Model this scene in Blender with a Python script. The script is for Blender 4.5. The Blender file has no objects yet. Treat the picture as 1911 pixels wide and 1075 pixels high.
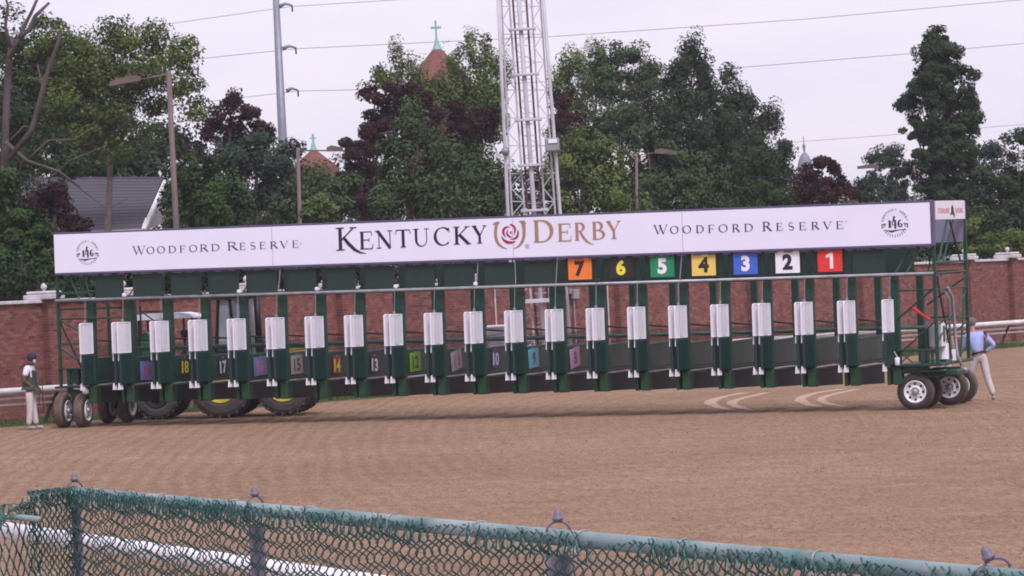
import bpy, math, random
import numpy as np
from mathutils import Vector, Matrix, Quaternion
random.seed(7); rng = np.random.default_rng(7)
scene = bpy.context.scene
C = scene.collection

# ------------------------------------------------------------------ camera
CAM_Z = 3.5; FPX = 8000.0; ROLL = math.atan(0.056); PITCH = math.atan(37.5/FPX)
cR = Vector((math.cos(ROLL), 0, -math.sin(ROLL)))
cU0 = Vector((math.sin(ROLL), 0, math.cos(ROLL)))
cF0 = Vector((0, 1, 0))
cF = cF0*math.cos(PITCH) - cU0*math.sin(PITCH)
cU = cU0*math.cos(PITCH) + cF0*math.sin(PITCH)
cam_d = bpy.data.cameras.new('camera'); cam = bpy.data.objects.new('camera', cam_d); C.objects.link(cam)
cam_d.sensor_width = 36.0; cam_d.lens = FPX/1911*36.0; cam_d.clip_start = 0.5; cam_d.clip_end = 6000
M = Matrix((cR, cU, -cF)).transposed().to_4x4(); M.translation = Vector((0, 0, CAM_Z))
cam.matrix_world = M
scene.camera = cam
# ------------------------------------------------------------------ world (overcast)
world = bpy.data.worlds.new('World'); scene.world = world; world.use_nodes = True
wn = world.node_tree.nodes; wl = world.node_tree.links; wn.clear()
SUN_EL = math.radians(52); SUN_AZ = math.radians(158)
sky = wn.new('ShaderNodeTexSky'); sky.sky_type = 'NISHITA'; sky.sun_disc = False
sky.sun_elevation = SUN_EL; sky.sun_rotation = SUN_AZ
skm = wn.new('ShaderNodeVectorMath'); skm.operation = 'SCALE'; skm.inputs['Scale'].default_value = 0.10
wl.new(sky.outputs[0], skm.inputs[0])
tc = wn.new('ShaderNodeTexCoord'); mp = wn.new('ShaderNodeMapping'); mp.inputs['Scale'].default_value = (9, 9, 30)
nz = wn.new('ShaderNodeTexNoise'); nz.inputs['Scale'].default_value = 1.6; nz.inputs['Detail'].default_value = 6
wl.new(tc.outputs['Generated'], mp.inputs[0]); wl.new(mp.outputs[0], nz.inputs[0])
cr = wn.new('ShaderNodeValToRGB')
cr.color_ramp.elements[0].position = 0.33; cr.color_ramp.elements[0].color = (0.69, 0.655, 0.80, 1)
cr.color_ramp.elements[1].position = 0.62; cr.color_ramp.elements[1].color = (0.765, 0.70, 0.80, 1)
wl.new(nz.outputs[0], cr.inputs[0])
mx = wn.new('ShaderNodeMix'); mx.data_type = 'RGBA'; mx.inputs[0].default_value = 0.92
wl.new(skm.outputs[0], mx.inputs[6]); wl.new(cr.outputs[0], mx.inputs[7])
bg = wn.new('ShaderNodeBackground'); bg.inputs['Strength'].default_value = 1.0
wo = wn.new('ShaderNodeOutputWorld')
wl.new(mx.outputs[2], bg.inputs[0]); wl.new(bg.outputs[0], wo.inputs[0])
# ------------------------------------------------------------------ sun through thin cloud
sd = bpy.data.lights.new('sun', 'SUN'); sd.energy = 2.2; sd.angle = math.radians(20); sd.color = (.99, .95, .98)
sun = bpy.data.objects.new('sun', sd); C.objects.link(sun)
sdir = Vector((math.sin(SUN_AZ)*math.cos(SUN_EL), math.cos(SUN_AZ)*math.cos(SUN_EL), math.sin(SUN_EL)))
sun.rotation_euler = sdir.to_track_quat('Z', 'Y').to_euler(); sun.location = (0, 0, 60)
scene.view_settings.view_transform = 'Standard'; scene.view_settings.look = 'None'
scene.view_settings.gamma = 1; scene.view_settings.exposure = 0.35
scene.render.resolution_x = 1024; scene.render.resolution_y = 576
try:
    scene.cycles.filter_width = 1.9
except Exception: pass

# ------------------------------------------------------------------ survey helpers
CAM = Vector((0, 0, CAM_Z))
def ray(px, py):
    return (cF*FPX + cR*(px-955.5) + cU*(537.5-py)).normalized()
def at(px, py, D):
    d = ray(px, py); return CAM + d*(D/d.y)
def gz(x, y):
    x = max(-60, min(60, x)); y = max(0, min(160, y))
    return -0.3 - 0.022*x + 0.003*y
def gpt(px, D):                       # point on the ground seen in column px at distance D
    a = at(px, 700, D); z = gz(a.x, a.y); b = at(px, 600, D)
    t = (z-a.z)/(b.z-a.z); p = a+(b-a)*t; return Vector((p.x, p.y, gz(p.x, p.y)))
# ------------------------------------------------------------------ mesh helpers
class MB:
    def __init__(s): s.v = []; s.f = []; s.m = []; s.mi = 0
    def add(s, vs, fs, mi=None):
        n = len(s.v); s.v += [tuple(v) for v in vs]
        s.f += [tuple(i+n for i in f) for f in fs]; s.m += [s.mi if mi is None else mi]*len(fs); return s
    def box(s, a, b, bev=0, mi=None):
        x0, y0, z0 = a; x1, y1, z1 = b
        if x0 > x1: x0, x1 = x1, x0
        if y0 > y1: y0, y1 = y1, y0
        if z0 > z1: z0, z1 = z1, z0
        if bev <= 0:
            vs = [(x0,y0,z0),(x1,y0,z0),(x1,y1,z0),(x0,y1,z0),(x0,y0,z1),(x1,y0,z1),(x1,y1,z1),(x0,y1,z1)]
            fs = [(0,3,2,1),(4,5,6,7),(0,1,5,4),(1,2,6,5),(2,3,7,6),(3,0,4,7)]
            return s.add(vs, fs, mi)
        b_ = min(bev, (x1-x0)*.45, (y1-y0)*.45, (z1-z0)*.45)
        def ring(ex, z):
            return [(x0+b_-ex,y0+0+(b_-ex),z),(x1-b_+ex,y0+(b_-ex),z),(x1-(b_-ex),y0+b_-ex,z)] 
        vs = []
        for (z, k) in ((z0, 1), (z0+b_, 0), (z1-b_, 0), (z1, 1)):
            i = b_ if k else 0; j = b_
            vs += [(x0+j+i*.3,y0+i,z),(x1-j-i*.3,y0+i,z),(x1-i,y0+j+i*.3,z),(x1-i,y1-j-i*.3,z),
                   (x1-j-i*.3,y1-i,z),(x0+j+i*.3,y1-i,z),(x0+i,y1-j-i*.3,z),(x0+i,y0+j+i*.3,z)]
        fs = [tuple(range(7,-1,-1)), tuple(range(24,32))]
        for r in range(3):
            for q in range(8): fs.append((r*8+q, r*8+(q+1)%8, r*8+8+(q+1)%8, r*8+8+q))
        return s.add(vs, fs, mi)
    def tube(s, pts, r, n=6, r2=None, cap=True, mi=None, closed=False):
        pts = [Vector(p) for p in pts]; N = len(pts)
        vs = []; fs = []; up = None
        for i, p in enumerate(pts):
            if closed: d = (pts[(i+1)%N]-pts[i-1])
            elif i == 0: d = pts[1]-p
            elif i == N-1: d = p-pts[-2]
            else: d = (pts[i+1]-pts[i-1])
            if d.length < 1e-9: d = Vector((0,0,1))
            d.normalize()
            if up is None:
                up = Vector((0,0,1)) if abs(d.z) < .9 else Vector((1,0,0))
            a = d.cross(up)
            if a.length < 1e-5: a = d.cross(Vector((1,0.3,0)))
            a.normalize(); b = a.cross(d); up = b if abs(d.dot(b)) < .9 else up
            rr = r if r2 is None else r+(r2-r)*i/(N-1)
            if isinstance(r, (list, tuple)): rr = r[i]
            for k in range(n):
                t = 2*math.pi*k/n + (math.pi/4 if n == 4 else 0)
                vs.append(p+a*(math.cos(t)*rr)+b*(math.sin(t)*rr))
        for i in range(N if closed else N-1):
            for k in range(n):
                j = (i+1) % N
                fs.append((i*n+k, i*n+(k+1)%n, j*n+(k+1)%n, j*n+k))
        if cap and not closed: fs += [tuple(range(n-1,-1,-1)), tuple(range((N-1)*n, N*n))]
        return s.add(vs, fs, mi)
    def lathe(s, prof, o, axis, n=20, mi=None):       # prof: (distance along axis, radius)
        o = Vector(o); d = Vector(axis).normalized()
        u = Vector((0,0,1)) if abs(d.z) < .9 else Vector((1,0,0))
        a = d.cross(u).normalized(); b = a.cross(d)
        vs = []; fs = []
        for (h, r) in prof:
            for k in range(n):
                t = 2*math.pi*k/n; vs.append(o+d*h+a*(r*math.cos(t))+b*(r*math.sin(t)))
        for i in range(len(prof)-1):
            for k in range(n): fs.append((i*n+k, i*n+(k+1)%n, (i+1)*n+(k+1)%n, (i+1)*n+k))
        return s.add(vs, fs, mi)
    def quad(s, a, b, c, d, mi=None): return s.add([a,b,c,d], [(0,1,2,3)], mi)
    def prism(s, poly, off, mi=None):                 # polygon extruded by vector off
        off = Vector(off); n = len(poly); P = [Vector(p) for p in poly]
        vs = P+[p+off for p in P]
        fs = [tuple(range(n)), tuple(range(2*n-1, n-1, -1))]
        for k in range(n): fs.append((k, k+n, (k+1)%n+n, (k+1)%n))
        return s.add(vs, fs, mi)
    def mesh(s, name, mats, smooth=False):
        me = bpy.data.meshes.new(name); me.from_pydata(s.v, [], s.f)
        for m in (mats if isinstance(mats, (list, tuple)) else [mats]): me.materials.append(m)
        if any(s.m): me.polygons.foreach_set('material_index', s.m)
        if smooth: me.polygons.foreach_set('use_smooth', [True]*len(me.polygons))
        me.update(); return me
    def build(s, name, mats, parent=None, smooth=False, kind=None, label=None):
        o = bpy.data.objects.new(name, s.mesh(name, mats, smooth)); C.objects.link(o)
        if parent: o.parent = parent
        if kind: o['kind'] = kind
        if label: o['label'] = label
        return o
def tag(o, label=None, cat=None, group=None, kind=None):
    if label: o['label'] = label
    if cat: o['category'] = cat
    if group: o['group'] = group
    if kind: o['kind'] = kind
    return o
def thing(name, label, cat, loc=(0,0,0), rz=0, group=None):
    o = bpy.data.objects.new(name, None); C.objects.link(o); o.location = loc; o.rotation_euler = (0,0,rz)
    o.empty_display_size = .2
    return tag(o, label, cat, group)
def inst(name, me, parent=None, loc=None, label=None):
    o = bpy.data.objects.new(name, me); C.objects.link(o)
    if parent: o.parent = parent
    if loc is not None: o.location = loc
    if label: o['label'] = label
    return o
# ------------------------------------------------------------------ materials
def mat(name, col, rough=.6, metal=0, var=.15, scale=3.0, bump=0.0, bscale=20, col2=None, spec=.4, detail=5):
    m = bpy.data.materials.new(name); m.use_nodes = True; nt = m.node_tree; N = nt.nodes; L = nt.links
    b = N['Principled BSDF']; b.inputs['Roughness'].default_value = rough; b.inputs['Metallic'].default_value = metal
    b.inputs['Specular IOR Level'].default_value = spec
    c = (*col, 1)
    t = N.new('ShaderNodeTexCoord'); n = N.new('ShaderNodeTexNoise'); n.inputs['Scale'].default_value = scale
    n.inputs['Detail'].default_value = detail; L.new(t.outputs['Object'], n.inputs[0])
    r = N.new('ShaderNodeValToRGB'); r.color_ramp.elements[0].position = .3; r.color_ramp.elements[1].position = .7
    d = col2 if col2 else tuple(x*(1-var) for x in col); u = col if col2 else tuple(min(1, x*(1+var)) for x in col)
    r.color_ramp.elements[0].color = (*d, 1); r.color_ramp.elements[1].color = (*u, 1)
    L.new(n.outputs[0], r.inputs[0]); L.new(r.outputs[0], b.inputs['Base Color'])
    if bump > 0:
        n2 = N.new('ShaderNodeTexNoise'); n2.inputs['Scale'].default_value = bscale; n2.inputs['Detail'].default_value = 4
        L.new(t.outputs['Object'], n2.inputs[0])
        bp = N.new('ShaderNodeBump'); bp.inputs['Strength'].default_value = bump; bp.inputs['Distance'].default_value = .02
        L.new(n2.outputs[0], bp.inputs['Height']); L.new(bp.outputs[0], b.inputs['Normal'])
    return m
GREEN = mat('green_paint', (.007,.043,.027), .5, var=.3, scale=4)
GREEN_D = mat('dark_green_paint', (.006,.024,.020), .5, var=.3, scale=3)
GREEN_L = mat('lower_pad_green', (.010,.048,.019), .6, var=.25, scale=5)
PAD = mat('door_pad_vinyl', (.006,.030,.028), .5, var=.25, scale=3)
PANEL = mat('scuffed_green_panel', (.030,.068,.049), .45, scale=1.6, col2=(.005,.030,.022), bump=.1, bscale=6)
BOARD = mat('blank_board_green', (.012,.030,.026), .6, var=.12, scale=6)
RUBBER = mat('black_rubber_skirt', (.012,.010,.012), .7, var=.4, scale=4)
PIPE = mat('worn_green_pipe', (.05,.11,.09), .5, var=.35, scale=8)
RAILM = mat('galvanised_bar', (.33,.34,.37), .45, metal=.3, var=.2, scale=6)
WHITE = mat('white_paint', (.76,.74,.82), .5, var=.05, scale=3)
BANNER = mat('banner_vinyl', (.77,.75,.92), .55, var=.03, scale=.8)
BANNERB = mat('banner_underside', (.10,.08,.16), .6)
BANNERG = mat('banner_reverse_grey', (.20,.18,.27), .6, var=.08)
INK = mat('dark_purple_ink', (.018,.010,.030), .6, var=.1)
GOLD = mat('bronze_ink', (.36,.20,.12), .6, var=.06)
ROSE = mat('rose_red_ink', (.33,.012,.055), .6, var=.08)
GREYINK = mat('grey_violet_ink', (.20,.15,.26), .6, var=.08)
REDINK = mat('red_ink', (.60,.05,.08), .6, var=.05)
BLACK = mat('black_paint', (.012,.012,.014), .5, var=.3)
TYRE = mat('dusty_tyre', (.12,.080,.062), .85, var=.35, scale=6, bump=.3, bscale=30)
TYRE_S = mat('tyre_sidewall', (.045,.033,.03), .7, var=.3, scale=5)
RIM = mat('white_rim', (.72,.70,.74), .4, var=.08)
STEEL = mat('grey_steel', (.30,.30,.33), .45, metal=.4, var=.15)
DIRTMETAL = mat('dark_under_metal', (.02,.028,.026), .7, var=.4)
SKIN_B = mat('brown_skin', (.16,.075,.05), .55, var=.08)
SKIN_L = mat('light_skin', (.42,.22,.16), .55, var=.06)
# ================================================================== GROUND
def dirt_mat():
    m = bpy.data.materials.new('harrowed_dirt'); m.use_nodes = True; N = m.node_tree.nodes; L = m.node_tree.links
    b = N['Principled BSDF']; b.inputs['Roughness'].default_value = .95; b.inputs['Specular IOR Level'].default_value = .1
    t = N.new('ShaderNodeTexCoord')
    def noise(scale, detail, vec=None, rough=.55):
        n = N.new('ShaderNodeTexNoise'); n.inputs['Scale'].default_value = scale; n.inputs['Detail'].default_value = detail
        n.inputs['Roughness'].default_value = rough
        L.new(vec if vec else t.outputs['Object'], n.inputs[0]); return n
    def ramp(src, p0, c0, p1, c1):
        r = N.new('ShaderNodeValToRGB'); e = r.color_ramp.elements; e[0].position = p0; e[0].color = (*c0, 1)
        e[1].position = p1; e[1].color = (*c1, 1); L.new(src, r.inputs[0]); return r
    def mix(a, b_, f, mode='MULTIPLY'):
        x = N.new('ShaderNodeMix'); x.data_type = 'RGBA'; x.blend_type = mode
        if isinstance(f, float): x.inputs[0].default_value = f
        else: L.new(f, x.inputs[0])
        L.new(a, x.inputs[6]); L.new(b_, x.inputs[7]); return x
    big = noise(.11, 4); base = ramp(big.outputs[0], .3, (.248,.160,.103), .7, (.308,.205,.139))
    mid = noise(1.1, 5); midr = ramp(mid.outputs[0], .3, (.86,.85,.85), .7, (1.08,1.08,1.08))
    c = mix(base.outputs[0], midr.outputs[0], 1.0)
    mpf = N.new('ShaderNodeMapping'); mpf.inputs['Scale'].default_value = (1, .22, 1); L.new(t.outputs['Object'], mpf.inputs[0])
    fine = noise(13, 6, vec=mpf.outputs[0], rough=.75); finer = ramp(fine.outputs[0], .36, (.58,.53,.52), .58, (1.12,1.12,1.12))
    c = mix(c.outputs[2], finer.outputs[0], .75)
    # harrow rings: two sets of passes round the bend
    sub = N.new('ShaderNodeVectorMath'); sub.operation = 'SUBTRACT'; sub.inputs[1].default_value = (5.0, 95.0, 0)
    L.new(t.outputs['Object'], sub.inputs[0])
    sq = N.new('ShaderNodeVectorMath'); sq.operation = 'MULTIPLY'; sq.inputs[1].default_value = (1, .18, 0); L.new(sub.outputs[0], sq.inputs[0])
    ln = N.new('ShaderNodeVectorMath'); ln.operation = 'LENGTH'; L.new(sq.outputs[0], ln.inputs[0])
    wob = noise(.55, 4, vec=sq.outputs[0], rough=.6); ad = N.new('ShaderNodeMath'); ad.operation = 'MULTIPLY_ADD'; ad.inputs[1].default_value = .9
    L.new(wob.outputs[0], ad.inputs[0]); L.new(ln.outputs['Value'], ad.inputs[2])
    s1 = N.new('ShaderNodeMath'); s1.operation = 'MULTIPLY'; s1.inputs[1].default_value = 2*math.pi/.36; L.new(ad.outputs[0], s1.inputs[0])
    sn = N.new('ShaderNodeMath'); sn.operation = 'SINE'; L.new(s1.outputs[0], sn.inputs[0])
    sh_ = N.new('ShaderNodeMath'); sh_.operation = 'MULTIPLY_ADD'; sh_.inputs[1].default_value = .5; sh_.inputs[2].default_value = .5; L.new(sn.outputs[0], sh_.inputs[0])
    ringr = ramp(sh_.outputs[0], .0, (.76,.745,.73), .65, (1.06,1.06,1.06))
    # strongest on the left of the track where the harrow turned
    gr = N.new('ShaderNodeSeparateXYZ'); L.new(t.outputs['Object'], gr.inputs[0])
    mr = N.new('ShaderNodeMapRange'); mr.inputs[1].default_value = 3; mr.inputs[2].default_value = -6; mr.inputs[3].default_value = .06; mr.inputs[4].default_value = .50
    L.new(gr.outputs[0], mr.inputs[0])
    pat = noise(.35, 2); patm = N.new('ShaderNodeMath'); patm.operation = 'MULTIPLY'; L.new(mr.outputs[0], patm.inputs[0])
    patr = ramp(pat.outputs[0], .3, (.55,.55,.55), .55, (1,1,1)); L.new(patr.outputs[0], patm.inputs[1])
    c = mix(c.outputs[2], ringr.outputs[0], patm.outputs[0])
    L.new(c.outputs[2], b.inputs['Base Color'])
    h = N.new('ShaderNodeMath'); h.operation = 'MULTIPLY_ADD'; h.inputs[1].default_value = 1.0
    L.new(sn.outputs[0], h.inputs[0]); f2 = noise(9, 6, vec=mpf.outputs[0], rough=.7)
    hm = N.new('ShaderNodeMath'); hm.operation = 'MULTIPLY'; hm.inputs[1].default_value = 3.0; L.new(f2.outputs[0], hm.inputs[0]); L.new(hm.outputs[0], h.inputs[2])
    bp = N.new('ShaderNodeBump'); bp.inputs['Strength'].default_value = .75; bp.inputs['Distance'].default_value = .022
    L.new(h.outputs[0], bp.inputs['Height']); L.new(bp.outputs[0], b.inputs['Normal'])
    return m
DIRT = dirt_mat()
CLOD = mat('dirt_clod', (.24,.14,.10), .95, var=.35, scale=1.5)
GRASS = mat('verge_grass', (.085,.120,.035), .9, scale=1.5, col2=(.045,.075,.022))
xs = [-2500,-600,-60,-30,-14,0,14,30,60,600,2500]; ys = [-400,0,30,60,100,140,160,400,1200,4000]
g = MB(); vs = [(x, y, gz(x, y)) for y in ys for x in xs]; nx = len(xs)
fs = [(j*nx+i, j*nx+i+1, (j+1)*nx+i+1, (j+1)*nx+i) for j in range(len(ys)-1) for i in range(nx-1)]
g.add(vs, fs); g.build('ground', DIRT, kind='structure')
# rail and wall lines
RA, RB = gpt(0, 105.5), gpt(1911, 150)
WA, WB = gpt(50, 109.4), gpt(1850, 156)
def lerp(a, b, t): return a+(b-a)*t
# grass verge from rail to beyond the wall
gm = MB(); n = 40; rows = []
for i in range(n+1):
    t = -.25+1.6*i/n; a = lerp(RA, RB, t); wv = .25*math.sin(i*2.3)+.2*math.sin(i*5.1)
    d = (RB-RA); nn = Vector((-d.y, d.x, 0)).normalized()
    a = a + nn*(-.35+wv*.4)
    row = [a, a+nn*4, a+nn*14, a+nn*30]
    rows += [(p.x, p.y, gz(p.x, p.y)+.006) for p in row]
gm.add(rows, [(i*4+k, i*4+4+k, i*4+5+k, i*4+1+k) for i in range(n) for k in range(3)])
gm.build('grass_verge', GRASS, kind='structure')
lw = MB(); ly = [168,400,1200,4000]
lw.add([(x, y, gz(x, y)+.02) for y in ly for x in xs], [(j*nx+i, j*nx+i+1, (j+1)*nx+i+1, (j+1)*nx+i) for j in range(3) for i in range(nx-1)])
lw.build('lawn', GRASS, kind='structure')
gb = MB(); 
for _ in range(16000):
    t = random.uniform(-.03, 1.05); a = lerp(RA, RB, t); w = random.random()**1.5*4.5-.25
    p = a+nn*w; h = random.uniform(.05, .16); an = random.uniform(0, 6.28); dx, dy = math.cos(an)*.02, math.sin(an)*.02
    z = gz(p.x, p.y); l = random.uniform(-.05, .05)
    gb.add([(p.x-dx, p.y-dy, z), (p.x+dx, p.y+dy, z), (p.x+l, p.y+l*.5, z+h)], [(0,1,2)])
gb.build('grass', GRASS, kind='stuff')
tag(bpy.data.objects['grass'], 'short rough grass growing between the track rail and the brick wall', 'grass')
# clods of loose dirt on the track
cb = MB(); base = [Vector(v) for v in ((1,0,0),(-.5,.9,0),(-.6,-.8,0),(.1,.1,.9))]
for _ in range(52000):
    D = 42*(106/42)**random.random(); x = random.uniform(-.13, .13)*D; 
    if D > 92 and random.random() < .4: continue
    s = random.uniform(.008, .021)*(1 if random.random() < .93 else 1.9); an = random.uniform(0, 6.28); ca, sa = math.cos(an)*s, math.sin(an)*s
    z = gz(x, D)-.001
    cb.add([(x+v.x*ca-v.y*sa, D+v.x*sa+v.y*ca, z+v.z*s*.9) for v in base], [(0,1,3),(1,2,3),(2,0,3)])
o = cb.build('dirt_clods', CLOD, kind='stuff'); tag(o, 'small loose clods of brown dirt scattered over the track', 'dirt')
# pale tyre tracks under the gate: curved bands pressed into the track
TRK = mat('dry_track_dirt', (.40,.27,.20), .95, var=.10, scale=6, bump=.3, bscale=40)
def ground_at(px, py):
    d = ray(px, py); p = Vector(CAM)
    t = 80
    for _ in range(12):
        q = CAM+d*t; t += (q.z-gz(q.x, q.y))/(-d.z+.0001)
    q = CAM+d*t; return Vector((q.x, q.y, gz(q.x, q.y)))
def band(cpts, name='tyre_track', w=7, kind='structure', zo=.005):
    b = MB(); L = []
    n = 14; k = len(cpts)
    for i in range(n+1):
        s = i/n*(k-1); j = min(int(s), k-2); f = s-j
        p0 = cpts[max(j-1,0)]; p1 = cpts[j]; p2 = cpts[j+1]; p3 = cpts[min(j+2,k-1)]
        q = [.5*((2*p1[c])+(-p0[c]+p2[c])*f+(2*p0[c]-5*p1[c]+4*p2[c]-p3[c])*f*f+(-p0[c]+3*p1[c]-3*p2[c]+p3[c])*f**3) for c in (0,1,2)]
        ww = q[2]*random.uniform(.82,1.12)
        L.append((ground_at(q[0]-ww/2, q[1]), ground_at(q[0]+ww/2, q[1])))
    vs = []
    for a, c in L: vs += [(a.x,a.y,a.z+zo),(c.x,c.y,c.z+zo)]
    b.add(vs, [(2*i,2*i+1,2*i+3,2*i+2) for i in range(n)])
    return b.build(name, TRK, kind=kind)
band([(1392,733,20),(1345,742,18),(1325,752,22),(1348,762,20),(1372,766,8)])
band([(1432,733,18),(1388,743,15),(1365,752,18),(1382,761,20),(1405,766,7)])
band([(1575,726,20),(1522,734,18),(1493,745,22),(1512,756,24),(1540,760,8)])
band([(1603,726,18),(1560,735,15),(1532,745,16),(1548,754,22),(1578,759,7)])

# ================================================================== BRICK WALL
BR = [mat('brick_%s' % n, c, .85, var=.18, scale=5, bump=.2, bscale=30) for n, c in
      (('red', (.22,.075,.062)), ('brown', (.20,.075,.062)), ('rose', (.265,.108,.092)), ('plum', (.13,.055,.055)))]
MORT = mat('mortar', (.25,.18,.165), .9, var=.2)
COPE = mat('pale_coping', (.52,.47,.50), .7, var=.2, scale=3)
wd = (WB-WA); wlen = wd.length; wx = wd.normalized(); wy = Vector((-wx.y, wx.x, 0)).normalized(); wz = wx.cross(wy)
wall = thing('brick_wall', 'long red brick wall with pale coping and piers behind the starting gate', 'wall')
WM = Matrix((wx, wy, wz)).transposed().to_4x4(); WM.translation = WA; wall.matrix_world = WM
WH = 2.97; X0, X1 = -4.0, wlen+9
MB().box((X0, 0, -.4), (X1, .34, WH)).build('wall_core', MORT, wall)
CH, CL = .0742, .212
bme = [MB().box((0,-.014,0), (CL-.012, .006, CH-.011)).mesh('brick', m) for m in BR]
st = MB(); cnt = 0
WI = WM.inverted()
def wall_x(px):
    d = ray(px, 650); Pn = wy; t = (WA-CAM).dot(Pn)/d.dot(Pn); return (WI@(CAM+d*t)).x
xa = wall_x(1)
ncol = int((X1-X0)/CL)
for r in range(40):
    for cidx in range(ncol):
        x = X0+cidx*CL+(CL/2 if r % 2 else 0); z = r*CH
        mi = random.choices([0,1,2,3], [5,3,3,1.4])[0]
        if xa-.1 < x < xa+1.45 and z > .1:
            if cnt < 300:
                inst('brick', bme[mi], wall, (x, random.uniform(-.005,.003), z)); cnt += 1; continue
        d = random.uniform(-.005, .003)
        x1 = x+CL-.012; z1 = z+CH-.011; y0 = -.014+d
        st.add([(x,y0,z),(x1,y0,z),(x1,y0,z1),(x,y0,z1),(x,.0,z),(x1,.0,z),(x1,.0,z1),(x,.0,z1)],
               [(0,1,2,3),(3,2,6,7),(0,4,5,1),(1,5,6,2),(0,3,7,4)], mi)
st.build('brickwork', BR, wall, kind='stuff')
# coping: slabs
x = X0; k = 0
cm = MB().box((0,-.09,0), (1.18,.43,.09), .015).mesh('coping_slab', COPE)
while x < X1-1.2:
    inst('coping_slab', cm, wall, (x, random.uniform(-.006,.006), WH+.001)); x += 1.2
# piers
pier_px = [92, 240, 470, 640, 905, 1158, 1405, 1612, 1812, 1893, 1990]
pb = MB()
pw = .46
for r in range(41):
    for s_ in range(3):
        x0 = (s_-1.5)*pw/3*1.0; 
        off = .0
        xa_, xb_ = x0+.004, x0+pw/3-.006
        if r % 2: xa_, xb_ = x0+.004-(.02 if s_ else 0), x0+pw/3-.006+(-.02 if s_ < 2 else 0)
        pb.box((xa_, -.232, r*CH), (xb_, -.20, r*CH+CH-.011), 0, random.choice([0,0,1,1,2,3]))
    for s_ in range(1):
        for sg in (-1, 1):
            pb.box((sg*(pw/2+.008), -.205, r*CH), (sg*(pw/2-.01), -.02, r*CH+CH-.011), 0, random.choice([0,1,1,3]))
pb.box((-pw/2+.004, -.215, -.3), (pw/2-.004, -.001, WH+.08), 0, 4)
pier_me = pb.mesh('pier', BR+[MORT])
cap_me = MB().box((-.36,-.32,0), (.36,.5,.13), .02).box((-.30,-.27,.132), (.30,.45,.22), .03).mesh('pier_cap', COPE)
ball = MB().lathe([(0,.03),(.05,.04),(.07,.07),(.12,.085),(.17,.06),(.20,.02),(.21,0)], (0,.08,.22), (0,0,1), 12)
ball_me = ball.mesh('finial', COPE, True)
for px in pier_px:
    xx = wall_x(px)
    p = inst('pier', pier_me, wall, (xx, 0, 0)); c = inst('pier_cap', cap_me, p, (0, 0, WH+.093)); inst('finial', ball_me, p, (0,0,WH+.09))
# wall-mounted pipe and boxes seen through the gate
def onwall(px, py, off=-.05):
    d = ray(px, py); t = (WA+wy*off-CAM).dot(wy)/d.dot(wy); return WI@(CAM+d*t)
o = MB(); a = onwall(922, 535); b = onwall(922, 600)
o.tube([(a.x,-.06,a.z),(a.x,-.06,b.z-.6)], .03); o.build('conduit', COPE, wall)
o = MB(); a = onwall(1133, 532); o.tube([(a.x,-.05,a.z+.1),(a.x,-.05,.2)], .025); o.build('conduit', COPE, wall)
elec = thing('electrical_box', 'pale grey electrical boxes fixed to the brick wall behind stall seven', 'electrical box')
elec.matrix_world = WM @ Matrix.Translation(onwall(1068, 550))
MB().box((-.14,-.16,-.14), (.18,-.03,.16), .02).build('box', STEEL, elec)
MB().box((-.30,-.12,.02), (-.18,-.03,.18), .02).build('box', STEEL, elec)
MB().tube([(-.02,-.06,-.14),(-.02,-.06,-1.5)], .03).build('conduit', STEEL, elec)

# ================================================================== WHITE TRACK RAIL (outer)
RW = mat('weathered_white_rail', (.62,.58,.60), .6, var=.12, scale=2)
rail = thing('track_rail', 'white outer track rail with slanted dark posts in front of the brick wall', 'rail')
n = 16; P = [lerp(RA, RB, -.15+1.3*i/n) for i in range(n+1)]
def lift(p, h, o=0): return (p.x-nn.x*o, p.y-nn.y*o, gz(p.x, p.y)+h)
MB().tube([lift(p, .86, .30) for p in P], .085, 8).build('top_rail', RW, rail, True)
MB().tube([lift(p, .66, .12) for p in P], .035, 6).build('lower_rail', RW, rail, True)
MB().tube([lift(p, .52, .12) for p in P], .035, 6).build('lower_rail', RW, rail, True)
rdir = (RB-RA).normalized(); rlen = (RB-RA).length
pm = MB()
pm.tube([(-.20,-.02,-.1),(.0,-.06,.35),(.16,-.26,.84)], .045, 6); pm_me = pm.mesh('post', GREEN_D)
for px in (85, 250, 453, 590, 747, 900, 1040, 1205, 1360, 1500, 1640, 1760, 1874):
    d = ray(px, 700); t = (RA-CAM).dot(nn)/d.dot(nn); p = CAM+d*t
    o = inst('post', pm_me, rail, (p.x, p.y, gz(p.x, p.y))); o.rotation_euler = (0,0,math.atan2(rdir.y, rdir.x))
# ================================================================== LETTERING
def ell(cx, cy, rx, ry, a0, a1, n=14):
    return [(cx+rx*math.cos(math.radians(a0+(a1-a0)*i/n)), cy+ry*math.sin(math.radians(a0+(a1-a0)*i/n))) for i in range(n+1)]
TK, TN = .175, .055
def S_(pts, w=None): return ('s', pts, w)
def serif(x, y, l=.26, t=.05): return ('s', [(x-l/2, y), (x+l/2, y)], t)
GL = {}
GL['K'] = (.95, [S_([(.2,0),(.2,1)], TK), S_([(.92,.98),(.27,.45)], .06), S_([(.36,.56),(.98,.01)], TK), serif(.2,.975,.4), serif(.2,.025,.4), serif(.9,.975,.34), serif(1.0,.025,.3)])
GL['k'] = (.95, [S_([(.2,0),(.2,1)], .16), S_([(.92,.98),(.27,.45)], .06), S_([(.36,.58),(.62,.30),(.95,.02),(1.25,-.12),(1.55,-.16)], [.13,.16,.14,.08,.02]), serif(.2,.975,.44), serif(.2,.025,.44), serif(.9,.975,.36)])
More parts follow.
